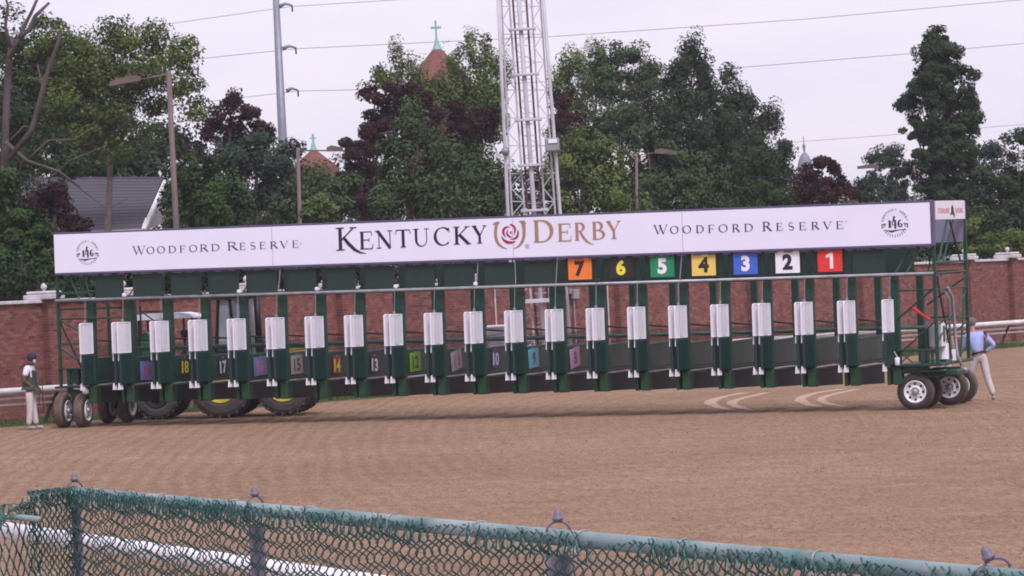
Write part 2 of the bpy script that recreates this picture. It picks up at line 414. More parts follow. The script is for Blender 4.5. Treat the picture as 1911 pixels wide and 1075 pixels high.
GL['E'] = (.75, [S_([(.2,0),(.2,1)], TK), S_([(.05,.97),(.88,.97)], .055), S_([(.88,.99),(.92,.74)], .04), S_([(.2,.52),(.72,.52)], .05), S_([(.72,.64),(.72,.40)], .04), S_([(.05,.03),(.95,.03)], .055), S_([(.94,.01),(1.0,.30)], .04)])
GL['F'] = (.7, [S_([(.2,0),(.2,1)], TK), S_([(.05,.97),(.92,.97)], .055), S_([(.92,.99),(.96,.74)], .04), S_([(.2,.5),(.72,.5)], .05), S_([(.72,.62),(.72,.38)], .04), serif(.2,.025,.42)])
GL['N'] = (.95, [S_([(.17,0),(.17,.95)], .055), S_([(.10,.985),(.86,.0)], TK), S_([(.86,0),(.86,1)], .055), serif(.17,.025,.3), serif(.06,.975,.2), serif(.86,.975,.3)])
GL['T'] = (.85, [S_([(.5,0),(.5,.96)], TK), S_([(.03,.965),(.97,.965)], .06), S_([(.04,.99),(.0,.74)], .04), S_([(.96,.99),(1.0,.74)], .04), serif(.5,.025,.38)])
GL['U'] = (.95, [S_([(.18,1),(.18,.36)]+ell(.5,.36,.32,.345,180,350,12)+[(.82,.40),(.82,1)], [.15]*2+[.15,.14,.13,.11,.09,.08,.07,.06,.06,.05,.05,.05,.05,.05,.05]), serif(.18,.975,.34), serif(.82,.975,.3)])
GL['C'] = (.95, [S_(ell(.54,.5,.47,.49,42,318,20), 'nib'), S_([(.91,.98),(.93,.70)], .045)])
GL['O'] = (1.0, [S_(ell(.5,.5,.44,.485,0,360,24), 'nib')])
GL['Y'] = (.9, [S_([(.12,.98),(.52,.42)], TK), S_([(.90,.98),(.52,.42)], .055), S_([(.51,.45),(.51,0)], .14), serif(.14,.975,.34), serif(.88,.975,.28), serif(.51,.025,.36)])
GL['V'] = (.9, [S_([(.12,.98),(.5,.0)], TK), S_([(.88,.98),(.5,.0)], .055), serif(.12,.975,.32), serif(.88,.975,.28)])
GL['W'] = (1.4, [S_([(.07,.98),(.30,.0)], .14), S_([(.53,.9),(.30,.0)], .05), S_([(.44,.98),(.68,.0)], .14), S_([(.93,.98),(.68,.0)], .05), serif(.08,.975,.2), serif(.46,.975,.2), serif(.93,.975,.18)])
GL['D'] = (.95, [S_([(.17,0),(.17,1)], TK), S_([(.03,.97),(.42,.97)]+ell(.42,.5,.5,.47,84,-84,16)+[(.42,.03),(.03,.03)], 'nib')])
GL['R'] = (.9, [S_([(.17,0),(.17,1)], TK), S_([(.03,.97),(.42,.97)]+ell(.42,.74,.32,.23,80,-80,10)+[(.42,.51),(.17,.51)], 'nib'), S_([(.45,.52),(.93,.02)], TK), serif(.17,.025,.36), serif(.98,.025,.22)])
GL['r'] = (.9, [S_([(.17,0),(.17,1)], TK), S_([(.03,.97),(.42,.97)]+ell(.42,.74,.32,.23,80,-80,10)+[(.42,.51),(.17,.51)], 'nib'), S_([(.42,.53),(.70,.18),(1.0,-.06),(1.35,-.2),(1.6,-.24)], [.12,.15,.12,.06,.02]), serif(.17,.025,.36)])
GL['B'] = (.8, [S_([(.2,0),(.2,1)], TK), S_([(.05,.97),(.45,.97)]+ell(.45,.75,.30,.22,80,-80,8)+[(.45,.53),(.2,.53)], 'nib'), S_([(.45,.53)]+ell(.47,.27,.42,.245,80,-80,10)+[(.45,.025),(.05,.025)], 'nib')])
GL['S'] = (.65, [S_(ell(.5,.74,.34,.235,30,180,8)+ell(.5,.74,.34,.235,190,262,4)+ell(.5,.26,.38,.235,80,-10,5)+ell(.5,.26,.38,.235,-20,-150,8), [.07]*2+[.08]*6+[.09,.10,.12,.14,.15]+[.16]*2+[.16,.16,.15,.14,.12,.10]+[.09]*8+[.07]*12)])
def stroke(mb, pts, w, X0, Z0, W, H, y0, mi=None, step=.0007, sub=True):
    """polyline with width, drawn in the plane y=y0 (local x, z)"""
    P = [(X0+x*W, Z0+z*H) for x, z in pts]; n = len(P); ws = []
    for i in range(n):
        a = P[max(i-1,0)]; b = P[min(i+1,n-1)]; d = (b[0]-a[0], b[1]-a[1]); l = math.hypot(*d) or 1; d = (d[0]/l, d[1]/l)
        if w == 'nib' or w == 'nib2':
            th = math.atan2(d[1], d[0]); s = abs(math.sin(th-math.radians(12)))
            if w == 'nib2': s = abs(math.sin(th-math.radians(50+40)))
            ww = (TN+(TK-TN)*s**1.6)*H
        elif isinstance(w, list): ww = w[i]*H
        else: ww = w*H
        ws.append((d, ww))
    vs = []
    for (x, z), (d, ww) in zip(P, ws):
        vs += [(x-d[1]*ww/2, y0, z+d[0]*ww/2), (x+d[1]*ww/2, y0, z-d[0]*ww/2)]
    mb.add(vs, [(2*i, 2*i+1, 2*i+3, 2*i+2) for i in range(n-1)], mi)
def glyph(mb, ch, x0, x1, z0, z1, y0=-.004):
    _, ss = GL[ch]
    for i, (_, pts, w) in enumerate(ss):
        stroke(mb, pts, w, x0, z0, x1-x0, z1-z0, y0-.0012*i)
_tc = {}
def text_poly(txt, bold=0.0):
    key = (txt, bold)
    if key in _tc: return _tc[key]
    cu = bpy.data.curves.new('lettering', 'FONT'); cu.body = txt; cu.size = 1; cu.offset = bold; cu.fill_mode = 'FRONT'; cu.resolution_u = 4
    o = bpy.data.objects.new('lettering', cu); C.objects.link(o)
    dg = bpy.context.evaluated_depsgraph_get(); me = bpy.data.meshes.new_from_object(o.evaluated_get(dg))
    vs = [tuple(v.co) for v in me.vertices]; fs = [tuple(p.vertices) for p in me.polygons]
    bpy.data.objects.remove(o); bpy.data.curves.remove(cu); bpy.data.meshes.remove(me)
    xs_ = [v[0] for v in vs]; ys_ = [v[1] for v in vs]; a, b, c, d = min(xs_), max(xs_), min(ys_), max(ys_)
    r = ([((v[0]-a)/(b-a), (v[1]-c)/(d-c)) for v in vs], fs, (b-a)/(d-c)); _tc[key] = r; return r
def put_text(mb, txt, org, ax, az, w, h, bold=.02, mi=None):
    vs, fs, asp = text_poly(txt, bold); org = Vector(org); ax = Vector(ax); az = Vector(az)
    mb.add([org+ax*(x*w)+az*(y*h) for x, y in vs], fs, mi); return asp

# ================================================================== STARTING GATE
gO = gpt(172, 103.3); gP = gpt(1672, 96.8); gL = (gP-gO).length; gx = (gP-gO).normalized()
gy = Vector((0,0,1)).cross(gx).normalized(); gzv = gx.cross(gy)
gate = thing('starting_gate', 'long dark green twenty-stall starting gate on wheels carrying a white banner and coloured numbers', 'starting gate')
GM = Matrix((gx, gy, gzv)).transposed().to_4x4(); GM.translation = gO; gate.matrix_world = GM
GI = GM.inverted()
def gu(px, py, v=0.0):
    o = gO+gy*v; d = ray(px, py); t = (o-CAM).dot(gy)/d.dot(gy); return GI@(CAM+d*t)
def gs(px, py, u):
    o = gO+gx*u; d = ray(px, py); t = (o-CAM).dot(gx)/d.dot(gx); return GI@(CAM+d*t)
SW = gL/20
UL, UR = -.78, gL+1.0          # ends of the frame
# --- structural frame
f = MB()
f.build  # noqa
cb_ = MB().tube([(UL-.02,-.10,3.07),(UR,-.10,3.07)], .036, 8).build('crossbar', RAILM, gate, True)
f.box((UL,0,3.02),(UR,.10,3.10), .01).box((UL,2.5,3.02),(UR,2.6,3.10), .01).build('roof_beam', GREEN_D, gate)
MB().tube([(-.05,2.42,1.80),(gL+.55,2.42,1.80)], .050, 8).build('rear_bar', PIPE, gate, True)
MB().box((-.05,.0,.97),(gL+.1,.06,1.0), .008).build('front_sill', DIRTMETAL, gate)
# front and rear columns
fc = MB().box((-.085,.0,1.0),(.095,.20,3.02), .02)
for z in (2.56, 2.74, 2.90): fc.box((-.09,-.006,z),(.10,.206,z+.012), 0, 1)
fcm = fc.mesh('column', [GREEN, GREEN_D])
rc = MB().box((-.07,2.40,1.0),(.085,2.60,3.02), .02)
for z in (2.56, 2.80): rc.box((-.075,2.394,z),(.09,2.606,z+.012), 0, 1)
rcm = rc.mesh('column', [GREEN, GREEN_D])
lowpad = MB().box((-.075,-.08,.575),(.135,.20,.985), .02).mesh('lower_pad', GREEN_L)
lowpad2 = MB().box((-.205,-.08,.575),(-.125,.16,.985), .02).mesh('lower_pad', GREEN_L)
partm = MB().box((-.03,.22,1.09),(.03,2.44,1.665), .02)
partm.box((-.038,.22,1.03),(.038,2.44,1.085), .008, 1).box((-.036,.21,1.60),(.036,2.45,1.63), .01, 1)
partm = partm.mesh('partition', [PANEL, GREEN_D])
skm_ = MB().prism([(-.02,.10,.975),(-.02,2.55,.975),(-.02,2.55,.52),(-.02,.10,.585)], (.04,0,0))
skm_ = skm_.mesh('skirt', RUBBER)
ledge = MB().tube([(.03,.10,1.0),(.03,2.5,.99)], .018, 5).mesh('ledge', STEEL)
trail = MB().tube([(0,.0,2.09),(0,2.5,1.95)], .024, 6).mesh('top_rail', DIRTMETAL)
net = MB()
for i in range(20):
    y = .25+2.2*i/19; net.box((-.004,y-.006,1.67),(.004,y+.006,1.965))
for i in range(5): z = 1.71+.055*i; net.box((-.003,.25,z-.005),(.003,2.45,z+.005))
netm = net.mesh('netting', DIRTMETAL)
strapm = MB().tube([(.0,-.17,3.05),(-.02,-.19,2.54)], .009, 4).box((-.05,-.21,2.51),(.0,-.14,2.58),.01).mesh('cable', STEEL)
braceA = MB().tube([(.35,.02,3.14),(.10,.05,3.72)], .018, 5).tube([(-.10,.3,3.12),(.16,.8,3.72)], .016, 5).mesh('brace', GREEN)
braceB = MB().tube([(-.12,.0,3.14),(-.30,.05,3.72)], .016, 5).tube([(.12,.4,3.12),(-.12,1.2,3.72)], .014, 5).mesh('brace', GREEN)
# door leaf: local x along the leaf from the hinge, z up
LLEN = .43
GRILLB = mat('grille_backing', (.60,.58,.66), .6)
gr = MB()
fr = []
for cx, cz, a0 in ((LLEN-.07,2.44,90),(.03,2.48,180),(.03,1.80,270),(LLEN-.03,1.80,0)):
    pass
r_ = .05
loop = [(0,0,1.78+.0),(0,0,2.50)]+[(LLEN-r_+r_*math.sin(t),0,2.50-r_+r_*math.cos(t)) for t in (0,.4,.8,1.2,1.57)]+[(LLEN,0,1.78)]
gr.tube(loop, .019, 6, closed=True)
nb = 9
for i in range(1, nb):
    x = LLEN*i/nb; gr.box((x-.0125,-.008,1.78),(x+.0125,.008,2.485))
grm_a = gr.mesh('grille', WHITE)
gr.box((LLEN*.30,.016,1.80),(LLEN*.62,.022,2.48), 0, 1); grm_b = gr.mesh('grille', [WHITE, GRILLB])
padm = MB().box((.0,-.035,1.02),(LLEN-.03,.035,1.765), .025).mesh('gate_door', PAD)
gapf = MB().box((.04,-.105,1.0),(LLEN-.05,-.04,1.74)).mesh('leaf_gap_shade', BLACK)  # black filler painting shade into the slot between the two leaves
hg = MB().box((-.02,-.045,1.66),(.05,-.015,1.76), .008).box((.0,-.05,1.58),(.05,-.02,1.67), .008)
hg = hg.mesh('hinge', WHITE)
tb = MB().prism([(-.02,-.05,.90),(.13,-.05,.90),(.11,-.05,1.06),(.0,-.05,1.06)], (0,.03,0)).mesh('latch', WHITE)
rodm = MB().tube([(.05,-.06,1.50),(.16,-.05,1.16)], .012, 5).mesh('rod', STEEL)
gapm = MB().box((-.115,-.11,1.0),(-.045,.02,1.75)).mesh('hinge_gap_shade', BLACK)  # black block standing in for the shaded gap at the hinges
dirL = math.atan2(-.47, -.17)
def leaf(u, v, k, solid, ang=0.0):
    d = inst('gate_door', padm, gate, (u, v, 0)); d.rotation_euler = (0,0,dirL+ang)
    inst('grille', grm_b if solid else grm_a, d)
    inst('hinge', hg, d, (LLEN-.08,0,0))
    if k and k < 20 and u > k*SW+.08: inst('leaf_gap_shade', gapf, d)
    inst('latch', tb, d, (LLEN-.13,0,0))
    return d
for k in range(21):
    u = k*SW+.045
    inst('column', fcm, gate, (u,0,0)); inst('column', rcm, gate, (u,0,0))
    inst('lower_pad', lowpad, gate, (u,0,0))
    if k: inst('lower_pad', lowpad2, gate, (u,0,0)); inst('hinge_gap_shade', gapm, gate, (u,0,0)); inst('rod', rodm, gate, (u-.26,-.13,0))
    jit = random.uniform(-.03,.03)
    if k < 20:
        leaf(u+.095, -.10, k, k > 1, jit)
        inst('partition', partm, gate, (u+.05,0,0)); inst('skirt', skm_, gate, (u+.05,0,0)); inst('ledge', ledge, gate, (u+.05,0,0))
        inst('top_rail', trail, gate, (u+.05,0,0)); inst('netting', netm, gate, (u+.05,0,0))
        inst('brace', braceA, gate, (u+.0,0,0)); inst('brace', braceB, gate, (u+.0,0,0))
        MBd = None
    if k: leaf(u-.045 if k < 20 else u-.01, -.10, k, True, jit*.6)
    inst('cable', strapm, gate, (u-.03,0,0))
# front kick bars between the posts (dark gap below the doors)
# small lamps / latch boxes on the crossbar
lb = MB().box((-.045,-.15,3.11),(.045,-.06,3.20), .02).tube([(0,-.1,3.08),(0,-.1,3.13)], .02, 5)
lbw = lb.mesh('latch_box', WHITE); lbg = lb.mesh('latch_box', GREEN)
for k, c in ((1,'w'),(2,'g'),(3,'g'),(4,'w'),(6,'w'),(8,'w'),(10,'w'),(13,'g')): inst('latch_box', lbw if c == 'w' else lbg, gate, (k*SW+.02,0,0))
wr = MB().tube([(0,-.06,3.12),(0.05,-.04,3.66)], .014, 5).mesh('upright', STEEL)
for k in (5, 10, 12, 15): o = inst('upright', wr, gate, (k*SW-.02,0,0)); o.rotation_euler = (0,random.uniform(.0,.03),0)
# --- number boards over the stalls
COL = dict(orange=(.83,.20,.03), black=(.02,.018,.02), green=(.01,.24,.10), yellow=(.80,.56,.13), blue=(.05,.13,.58), white=(.82,.80,.86), red=(.75,.03,.03),
           tan=(.36,.30,.27), brick=(.28,.03,.025), maroon=(.05,.012,.03), lime=(.16,.36,.02), grey=(.36,.33,.36), purple=(.06,.03,.20), cyan=(.12,.42,.55), pink=(.55,.28,.46), violet=(.17,.18,.46), navy=(.015,.012,.05), darkp=(.02,.035,.03),
           ywt=(.78,.70,.05), mag=(.50,.03,.12), org=(.60,.16,.14), dpur=(.09,.03,.12))
CM = {k: mat('enamel_'+k, v, .45, var=.06, scale=6) for k, v in COL.items()}
bm_ = MB().box((-.375,-.03,3.115),(.375,.0,3.635), .008).box((-.39,-.035,3.10),(.39,.005,3.125), .004)
blank = bm_.mesh('blank_board', BOARD)
fram = MB().box((-.33,-.03,3.13),(.33,.01,3.70), .01).box((-.43,.0,3.10),(.43,.03,3.715), .006)
framem = fram.mesh('number_board', GREEN_D)
bolt = MB().box((-.05,-.05,3.655),(.05,-.036,3.70), .006).mesh('bolt', STEEL)
nums = {12:('7','orange','black'),13:('6','black','ywt'),14:('5','green','white'),15:('4','yellow','black'),16:('3','blue','white'),17:('2','white','navy'),18:('1','red','white')}
for k in range(20):
    uc = (k+.5)*SW+.10
    if k in nums:
        t, bc, fc_ = nums[k]; uc = (k+.5)*SW+.085
        b = inst('number_board', framem, gate, (uc,0,0), '%s board with a %s number %s' % (bc, {'ywt':'yellow','navy':'dark'}.get(fc_, fc_), t))
        plate = MB().box((-.285,-.045,3.175),(.285,-.032,3.685), .004).build('plate', CM[bc], b)
        tm = MB(); h = .36; asp = text_poly(t, .035)[2]; w = h*asp
        if t == '1': tm.add([(x, -.0485, z) for x, z in ((.0,3.25),(.075,3.25),(.075,3.61),(.02,3.61),(-.09,3.55),(-.09,3.49),(.0,3.52))], [(0,1,2,3,6),(3,4,5,6)])
        else: put_text(tm, t, (-w/2,-.0485,3.25), (1,0,0), (0,0,1), w, h, .05)
        tm.build('numeral', CM[fc_], b)
        inst('bolt', bolt, b)
    else:
        inst('blank_board', blank, gate, (uc-(.11 if k == 19 else 0),0,0))
rbm = MB().box((-.40,2.50,3.10),(.40,2.54,3.66), .008).mesh('rear_board', BOARD)
for k in range(20): inst('rear_board', rbm, gate, ((k+.5)*SW+.02,0,0))
# --- slanted number plates on the partitions (stalls 8-19)
low = [('19','violet','mag',1,275,692),('18','darkp','ywt',2,345,684),('17','navy','white',3,416,684),('16','violet','org',4,486,683),('15','tan','black',5,554,680),
       ('14','brick','ywt',6,629,681),('13','maroon','white',7,699,680),('12','lime','black',8,775,675),('11','grey','mag',9,852,672),('10','purple','white',10,925,669),('9','cyan','black',11,996,668),('8','pink','dpur',12,1073,667)]
for t, bc, fc_, k, px, py in low:
    us = k*SW+.095+.046; c = gs(px, py, us)
    w_, h_ = (.36, .225) if bc not in ('darkp','navy','brick','maroon','purple') else (.25,.21)
    if t in ('19','16'): w_ = .40
    pl = MB().box((-.008,-w_,-h_),(.008,w_,h_), .003)
    p = inst('number_plate', pl.mesh('number_plate', CM[bc]), gate, c, '%s plate with number %s' % (bc.replace('darkp','dark green').replace('violet','blue violet').replace('brick','dark red'), t))
    p.rotation_euler = (random.uniform(-.06,.06) if t not in ('11','8') else .12, 0, 0)
    tm = MB(); h = .30; w = .40 if len(t) == 2 else .22
    put_text(tm, t, (.0105,-w/2,-h/2-.01), (0,1,0), (0,0,1), w, h, .03); tm.build('numeral', CM[fc_], p)
    MB().box((-.01,-.03,h_-.01),(.014,.03,h_+.03), .004).build('hook', STEEL, p)
# --- banner box
BZ0, BZ1 = 3.735, 4.665
bn = MB().box((UL,-.12,BZ0),(UR-.03,-.08,BZ1), .006); ban = bn.build('banner', BANNER, gate)
fb = MB().box((UL-.02,-.125,BZ0-.05),(UR,.0,BZ0-.004), .008).box((UL-.02,-.125,BZ1+.004),(UR,.0,BZ1+.045), .008)
fb.box((UR-.026,-.13,BZ0-.05),(UR+.05,.0,BZ1+.05), .01); fb.build('banner_frame', BANNERB, gate)
b2 = MB().box((0,-.11,BZ0-.085),(.2,-.03,BZ0-.052), .008).mesh('banner_clip', BANNERB)
for i in range(60): inst('banner_clip', b2, gate, (UL+.2+i*.36,0,0))
for u in (gu(511,440).x, gu(960,430).x, gu(1276,420).x): MB().box((u-.004,-.1225,BZ0+.01),(u+.004,-.1205,BZ1-.01)).build('seam', BANNERG, ban)
MB().box((UL+.1,3.08,BZ0),(UR-.0,3.12,BZ1), .006).build('rear_banner', BANNERG, gate)
top = MB()
for i in range(22): top.tube([(UL+i*SW,-.05,BZ1+.02),(UL+i*SW,3.1,BZ1+.02)], .02, 5)
top.build('roof_truss', GREEN_D, gate)
YB = -.1235
def bx_(px, py): p = gu(px, py, -.12); return p.x, p.z
def letters(name, seq, m, parent):
    """seq: (char, px_left, px_right, py_base, py_top)"""
    for ch, a, b, yb, yt in seq:
        x0, z0 = bx_(a, yb); x1, _ = bx_(b, yb); _, z1 = bx_((a+b)/2, yt); z0 = bx_((a+b)/2, yb)[1]
        mb = MB(); glyph(mb, ch, x0, x1, z0, z1, YB-.001); mb.build('letter', m, parent)
def run(s, xs_, y0, y1, sc, ox, oy, px_first, px_last, hb, hs):
    """baseline interpolated from y0 to y1; xs_ zoom-space ranges"""
    out = []
    X = [(ox+a/sc, ox+b/sc) for a, b in xs_]
    for ch, (a, b) in zip(s, X):
        c = (a+b)/2; yb = y0+(y1-y0)*(c-X[0][0])/(X[-1][1]-X[0][0]); out.append([ch, a, b, yb, yb-hs])
    return out
k_ = run('kENTUCKY', [(30,150),(175,262),(282,385),(408,500),(518,622),(650,755),(775,872),(895,985)], 468.2, 453.6, 3.4125, 620, 390, 0, 0, 0, 33.5)
k_[0][4] = k_[0][3]-43
letters('k', k_, INK, ban)
d_ = run('DErBY', [(1282,1410),(1437,1525),(1548,1622),(1655,1740),(1750,1840)], 453.5, 445.0, 3.4125, 620, 390, 0, 0, 0, 33.5)
d_[0][4] = d_[0][3]-42
letters('d', d_, GOLD, ban)
wl_ = run('WOODFORDRESERVE', [(565,658),(665,720),(740,795),(820,875),(900,945),(968,1025),(1045,1105),(1125,1185),(1240,1315),(1328,1370),(1400,1445),(1470,1515),(1545,1600),(1615,1675),(1702,1750)], 475.3, 461.6, 3.822, 100, 420, 0,0,0, 13.2)
wl_[0][4] -= 2.6; wl_[8][4] -= 2.6
letters('w', wl_, INK, ban)
wr_ = run('WOODFORDRESERVE', [(72,165),(180,235),(262,318),(350,403),(430,475),(500,560),(590,640),(668,728),(790,850),(880,925),(958,1000),(1030,1080),(1113,1165),(1190,1248),(1275,1325)], 437.4, 427.0, 3.539, 1200, 370, 0,0,0, 14.6)
wr_[0][4] -= 2.8; wr_[8][4] -= 2.8
letters('w', wr_, INK, ban)
def circ_mark(px, py, r, m, ch=None):
    x, z = bx_(px, py); mb = MB(); mb_pts = ell(0,0,r,r,0,360,16)
    stroke(mb, mb_pts, r*.28, x, z, 1, 1, YB-.002)
    if ch: put_text(mb, ch, (x-r*.4,YB-.003,z-r*.45), (1,0,0), (0,0,1), r*.8, r*.9, .02)
    mb.build('registered_mark', m, ban)
circ_mark(984, 459.5, .042, GREYINK, 'R'); circ_mark(561.5, 455, .02, GREYINK); circ_mark(1579, 413.5, .02, GREYINK)
# horseshoe and rose: zoom space of region (900,400)-(1010,480) x13.436
def zz(x, y): p = bx_(900+x/13.436, 400+y/13.436); return p
def taper(mb, pts, ws, off, mi=None):
    P = [zz(*p) for p in pts]
    # smooth
    Q = []; Wd = []
    n = 26; k = len(P)
    for i in range(n+1):
        s = i/n*(k-1); j = min(int(s), k-2); f_ = s-j
        p0, p1, p2, p3 = P[max(j-1,0)], P[j], P[j+1], P[min(j+2,k-1)]
        Q.append(tuple(.5*(2*p1[c]+(-p0[c]+p2[c])*f_+(2*p0[c]-5*p1[c]+4*p2[c]-p3[c])*f_**2+(-p0[c]+3*p1[c]-3*p2[c]+p3[c])*f_**3) for c in (0,1)))
        Wd.append((ws[j]+(ws[j+1]-ws[j])*f_)/13.436/79)
    stroke(mb, Q, [w for w in Wd], 0, 0, 1, 1, YB-off, mi)
hs_ = MB()
taper(hs_, [(385,195),(352,300),(335,430),(345,600),(400,730),(500,820),(630,868)], [95,78,78,78,72,50,8], .001)
taper(hs_, [(1010,165),(1035,260),(1048,400),(1045,540),(1000,690),(910,800),(780,868)], [110,95,80,80,72,50,8], .002)
taper(hs_, [(275,255),(360,212),(440,212)], [40,52,40], .003); taper(hs_, [(925,178),(1010,188),(1100,230)], [30,52,36], .004)
hs_.build('horseshoe', GOLD, ban)
rs = MB()
taper(rs, [(690,250),(780,290),(825,370),(815,450),(790,520)], [30,55,55,40,6], .001)
taper(rs, [(700,318),(600,325),(535,390),(535,480),(590,575)], [8,50,70,62,8], .002)
taper(rs, [(650,385),(622,450),(640,520),(690,560),(765,575)], [12,42,50,42,8], .003)
taper(rs, [(895,400),(895,500),(860,575),(800,615),(700,628)], [30,55,60,40,6], .004)
taper(rs, [(488,545),(540,640),(640,700),(740,705),(840,680)], [14,55,72,60,14], .005)
taper(rs, [(700,460),(720,458),(740,460)], [50,72,50], .006)
rs.build('rose', ROSE, ban)
# 146 emblems
def emblem(px, py, R, s=1):
    x, z = bx_(px, py); e = MB(); e.mi = 0
    w = 'KENTUCKY DERBY'
    for i, ch in enumerate(w):
        if ch == ' ': continue
        a = math.radians(168-156*i/(len(w)-1)); rr = R*.93
        ox, oz = x+rr*math.cos(a), z+R*.10+rr*math.sin(a); ax = Vector((math.sin(a),0,-math.cos(a))); az = Vector((math.cos(a),0,math.sin(a)))
        put_text(e, ch, Vector((ox,YB-.001,oz))-ax*R*.075-az*R*.075, ax, az, R*.15, R*.17, .02, 0)
    # inner pale arc of rays
    for i in range(9):
        a = math.radians(150-120*i/8); e.mi = 1
        stroke(e, [(.62*math.cos(a), .62*math.sin(a)), (.72*math.cos(a), .72*math.sin(a))], .035, x, z+R*.08, R, R, YB-.001, 1)
    for i in range(11):
        a = math.radians(210+120*i/10)
        stroke(e, [(.78*math.cos(a), .78*math.sin(a)), (1.0*math.cos(a), 1.0*math.sin(a))], .055, x, z-.0, R, R, YB-.001, 0 if i % 1 == 0 else 1)
    st_ = lambda p, w_, o=.002: stroke(e, p, w_, x, z, R, R, YB-o, 2)
    st_([(-.38,-.25),(-.38,.27)], .17); st_([(-.5,.25),(-.3,.25)], .05, .003); st_([(-.5,-.24),(-.26,-.24)], .05, .003)
    st_([(-.02,.58),(-.08,.35),(-.22,-.05)], [.17,.13,.04]); st_([(.03,.30),(.03,-.34)], .15, .003); st_([(-.22,-.06),(.12,-.06)], .04, .004)
    st_([(.50,.22),(.40,.30),(.30,.20),(.27,0),(.29,-.17),(.40,-.24)], [.05,.07,.12,.16,.13,.05], .002)
    st_([(.40,-.24),(.50,-.18),(.52,-.07),(.45,.02),(.36,.0)], [.05,.11,.13,.07,.03], .003)
    for sx in (-1, 1):
        st_([(sx*1.0,-.02),(sx*.66,.02)], .07); st_([(sx*.98,0),(sx*.96,-.3)], .07, .003); st_([(sx*.84,0),(sx*.84,-.26)], .035, .004); st_([(sx*.74,0),(sx*.74,-.18)], .035, .005)
    st_([(-.75,-.5),(-.55,-.47),(-.25,-.55),(.0,-.50),(.35,-.44),(.68,-.46)], [.03,.06,.16,.10,.05,.05], .002); st_([(.60,-.44),(.80,-.38)], .06, .003)
    e.build('emblem', [GREYINK, mat_pale, INK], ban)
mat_pale = mat('pale_grey_ink', (.55,.50,.60), .6)
emblem(163.5, 473, .285); emblem(1670, 418, .305)
# --- side sign with a small horse emblem
ss = MB().box((UR+.03,.12,4.27),(UR+.05,3.02,BZ1+.03), .004).build('side_sign', WHITE, gate, label='small white sign reading STERILINE RACING in red on the end of the gate')
sm = MB(); zc = 4.46
put_text(sm, 'STERILINE', (UR+.0525,.32,zc-.05), (0,1,0), (0,0,1), 1.12, .115, .01, 0); put_text(sm, 'RACING', (UR+.0525,2.05,zc-.05), (0,1,0), (0,0,1), .75, .115, .01, 0)
sm.prism([(UR+.0505,1.50,zc-.09),(UR+.0505,1.62,zc-.02),(UR+.0505,1.62,zc+.06),(UR+.0505,1.74,zc+.15),(UR+.0505,1.84,zc+.09),(UR+.0505,1.90,zc-.03),(UR+.0505,1.98,zc-.09),(UR+.0505,1.90,zc-.17),(UR+.0505,1.80,zc-.08)], (.003,0,0), 1)
put_text(sm, 'GATES', (UR+.0525,.3,zc-.155), (0,1,0), (0,0,1), .4, .035, .0, 2) if False else None
sm.build('lettering', [REDINK, INK, CM['blue']], ss)
# --- end frames
def frame(us, name='end_frame'):
    e = MB()
    for v in (0.0, 3.12): e.box((us-.04,v-.04,1.0),(us+.04,v+.04,BZ1), .008)
    for z in (3.30, 3.06, 2.70): e.tube([(us,0,z),(us,3.12,z)], .03 if z > 3 else .022, 6)
    return e
def t_(e, *p, r=.025, n=5): e.tube([Vector(q) for q in p], r, n)
e = frame(UR)
t_(e,(UR+.01,1.35,4.25),(UR+.01,.35,3.3), r=.028); t_(e,(UR+.01,1.6,4.25),(UR+.01,2.55,3.3), r=.024); t_(e,(UR,2.0,4.25),(UR,.85,3.3), r=.022)
t_(e,(UR,3.1,3.05),(UR,2.3,1.1)); t_(e,(UR,.2,3.0),(UR,1.4,1.1)); t_(e,(UR,0,1.5),(UR,3.1,2.6), r=.02); t_(e,(UR,0,2.0),(UR,3.1,2.0), r=.02)
t_(e,(gL+.1,.0,2.05),(UR,.0,2.75)); t_(e,(gL+.1,.0,2.70),(UR,0,2.70), r=.02); t_(e,(gL+.1,0,1.25),(UR,0,2.0), r=.02); t_(e,(gL+.3,2.3,1.2),(UR,3.1,1.9), r=.02); t_(e,(gL+.2,1.3,1.3),(UR-.1,1.6,2.1), r=.018)
t_(e,(gL+.3,2.4,2.02),(UR,2.4,2.02), r=.02); t_(e,(gL+.1,2.9,2.3),(UR,2.9,2.9), r=.02)
t_(e,(gL+.1,0,3.10),(gL+.45,.3,3.75)); t_(e,(gL+.35,0,3.10),(gL+.65,.6,3.75), r=.02); t_(e,(gL+.75,.4,3.10),(gL+.95,.2,3.75), r=.018)
e.build('end_frame', GREEN, gate, label='open tubular end frame on the right of the gate')
e = MB(); ul = UL
for v in (0.0, 2.9): e.box((ul-.035,v-.04,.98),(ul+.035,v+.04,BZ0), .008)
for z in (3.25, 2.86, 2.62): e.tube([(ul,.0,z),(.9,.0,z)] if z < 3 else [(ul,.05,z),(0,.05,z)], .026, 6)
e.tube([(ul,0,3.25),(ul,2.9,3.25)], .026, 6); t_(e,(ul,0,2.62),(-.0,0,2.20)); t_(e,(ul,0,2.02),(.0,0,2.02), r=.02); t_(e,(ul,0,1.95),(-.02,0,1.45)); t_(e,(ul,0,2.62),(ul+.35,.6,1.25), r=.022)
e.box((ul-.03,-.1,1.40),(.0,.0,1.44), .006); e2 = e; e = MB(); t_(e,(.22,2.6,2.85),(.22,2.6,2.0)); t_(e,(.25,2.6,2.70),(.9,2.6,2.25), r=.02); t_(e,(.2,2.6,2.70),(1.0,2.6,2.70), r=.02); t_(e,(.2,2.6,2.02),(1.0,2.6,2.02), r=.022)
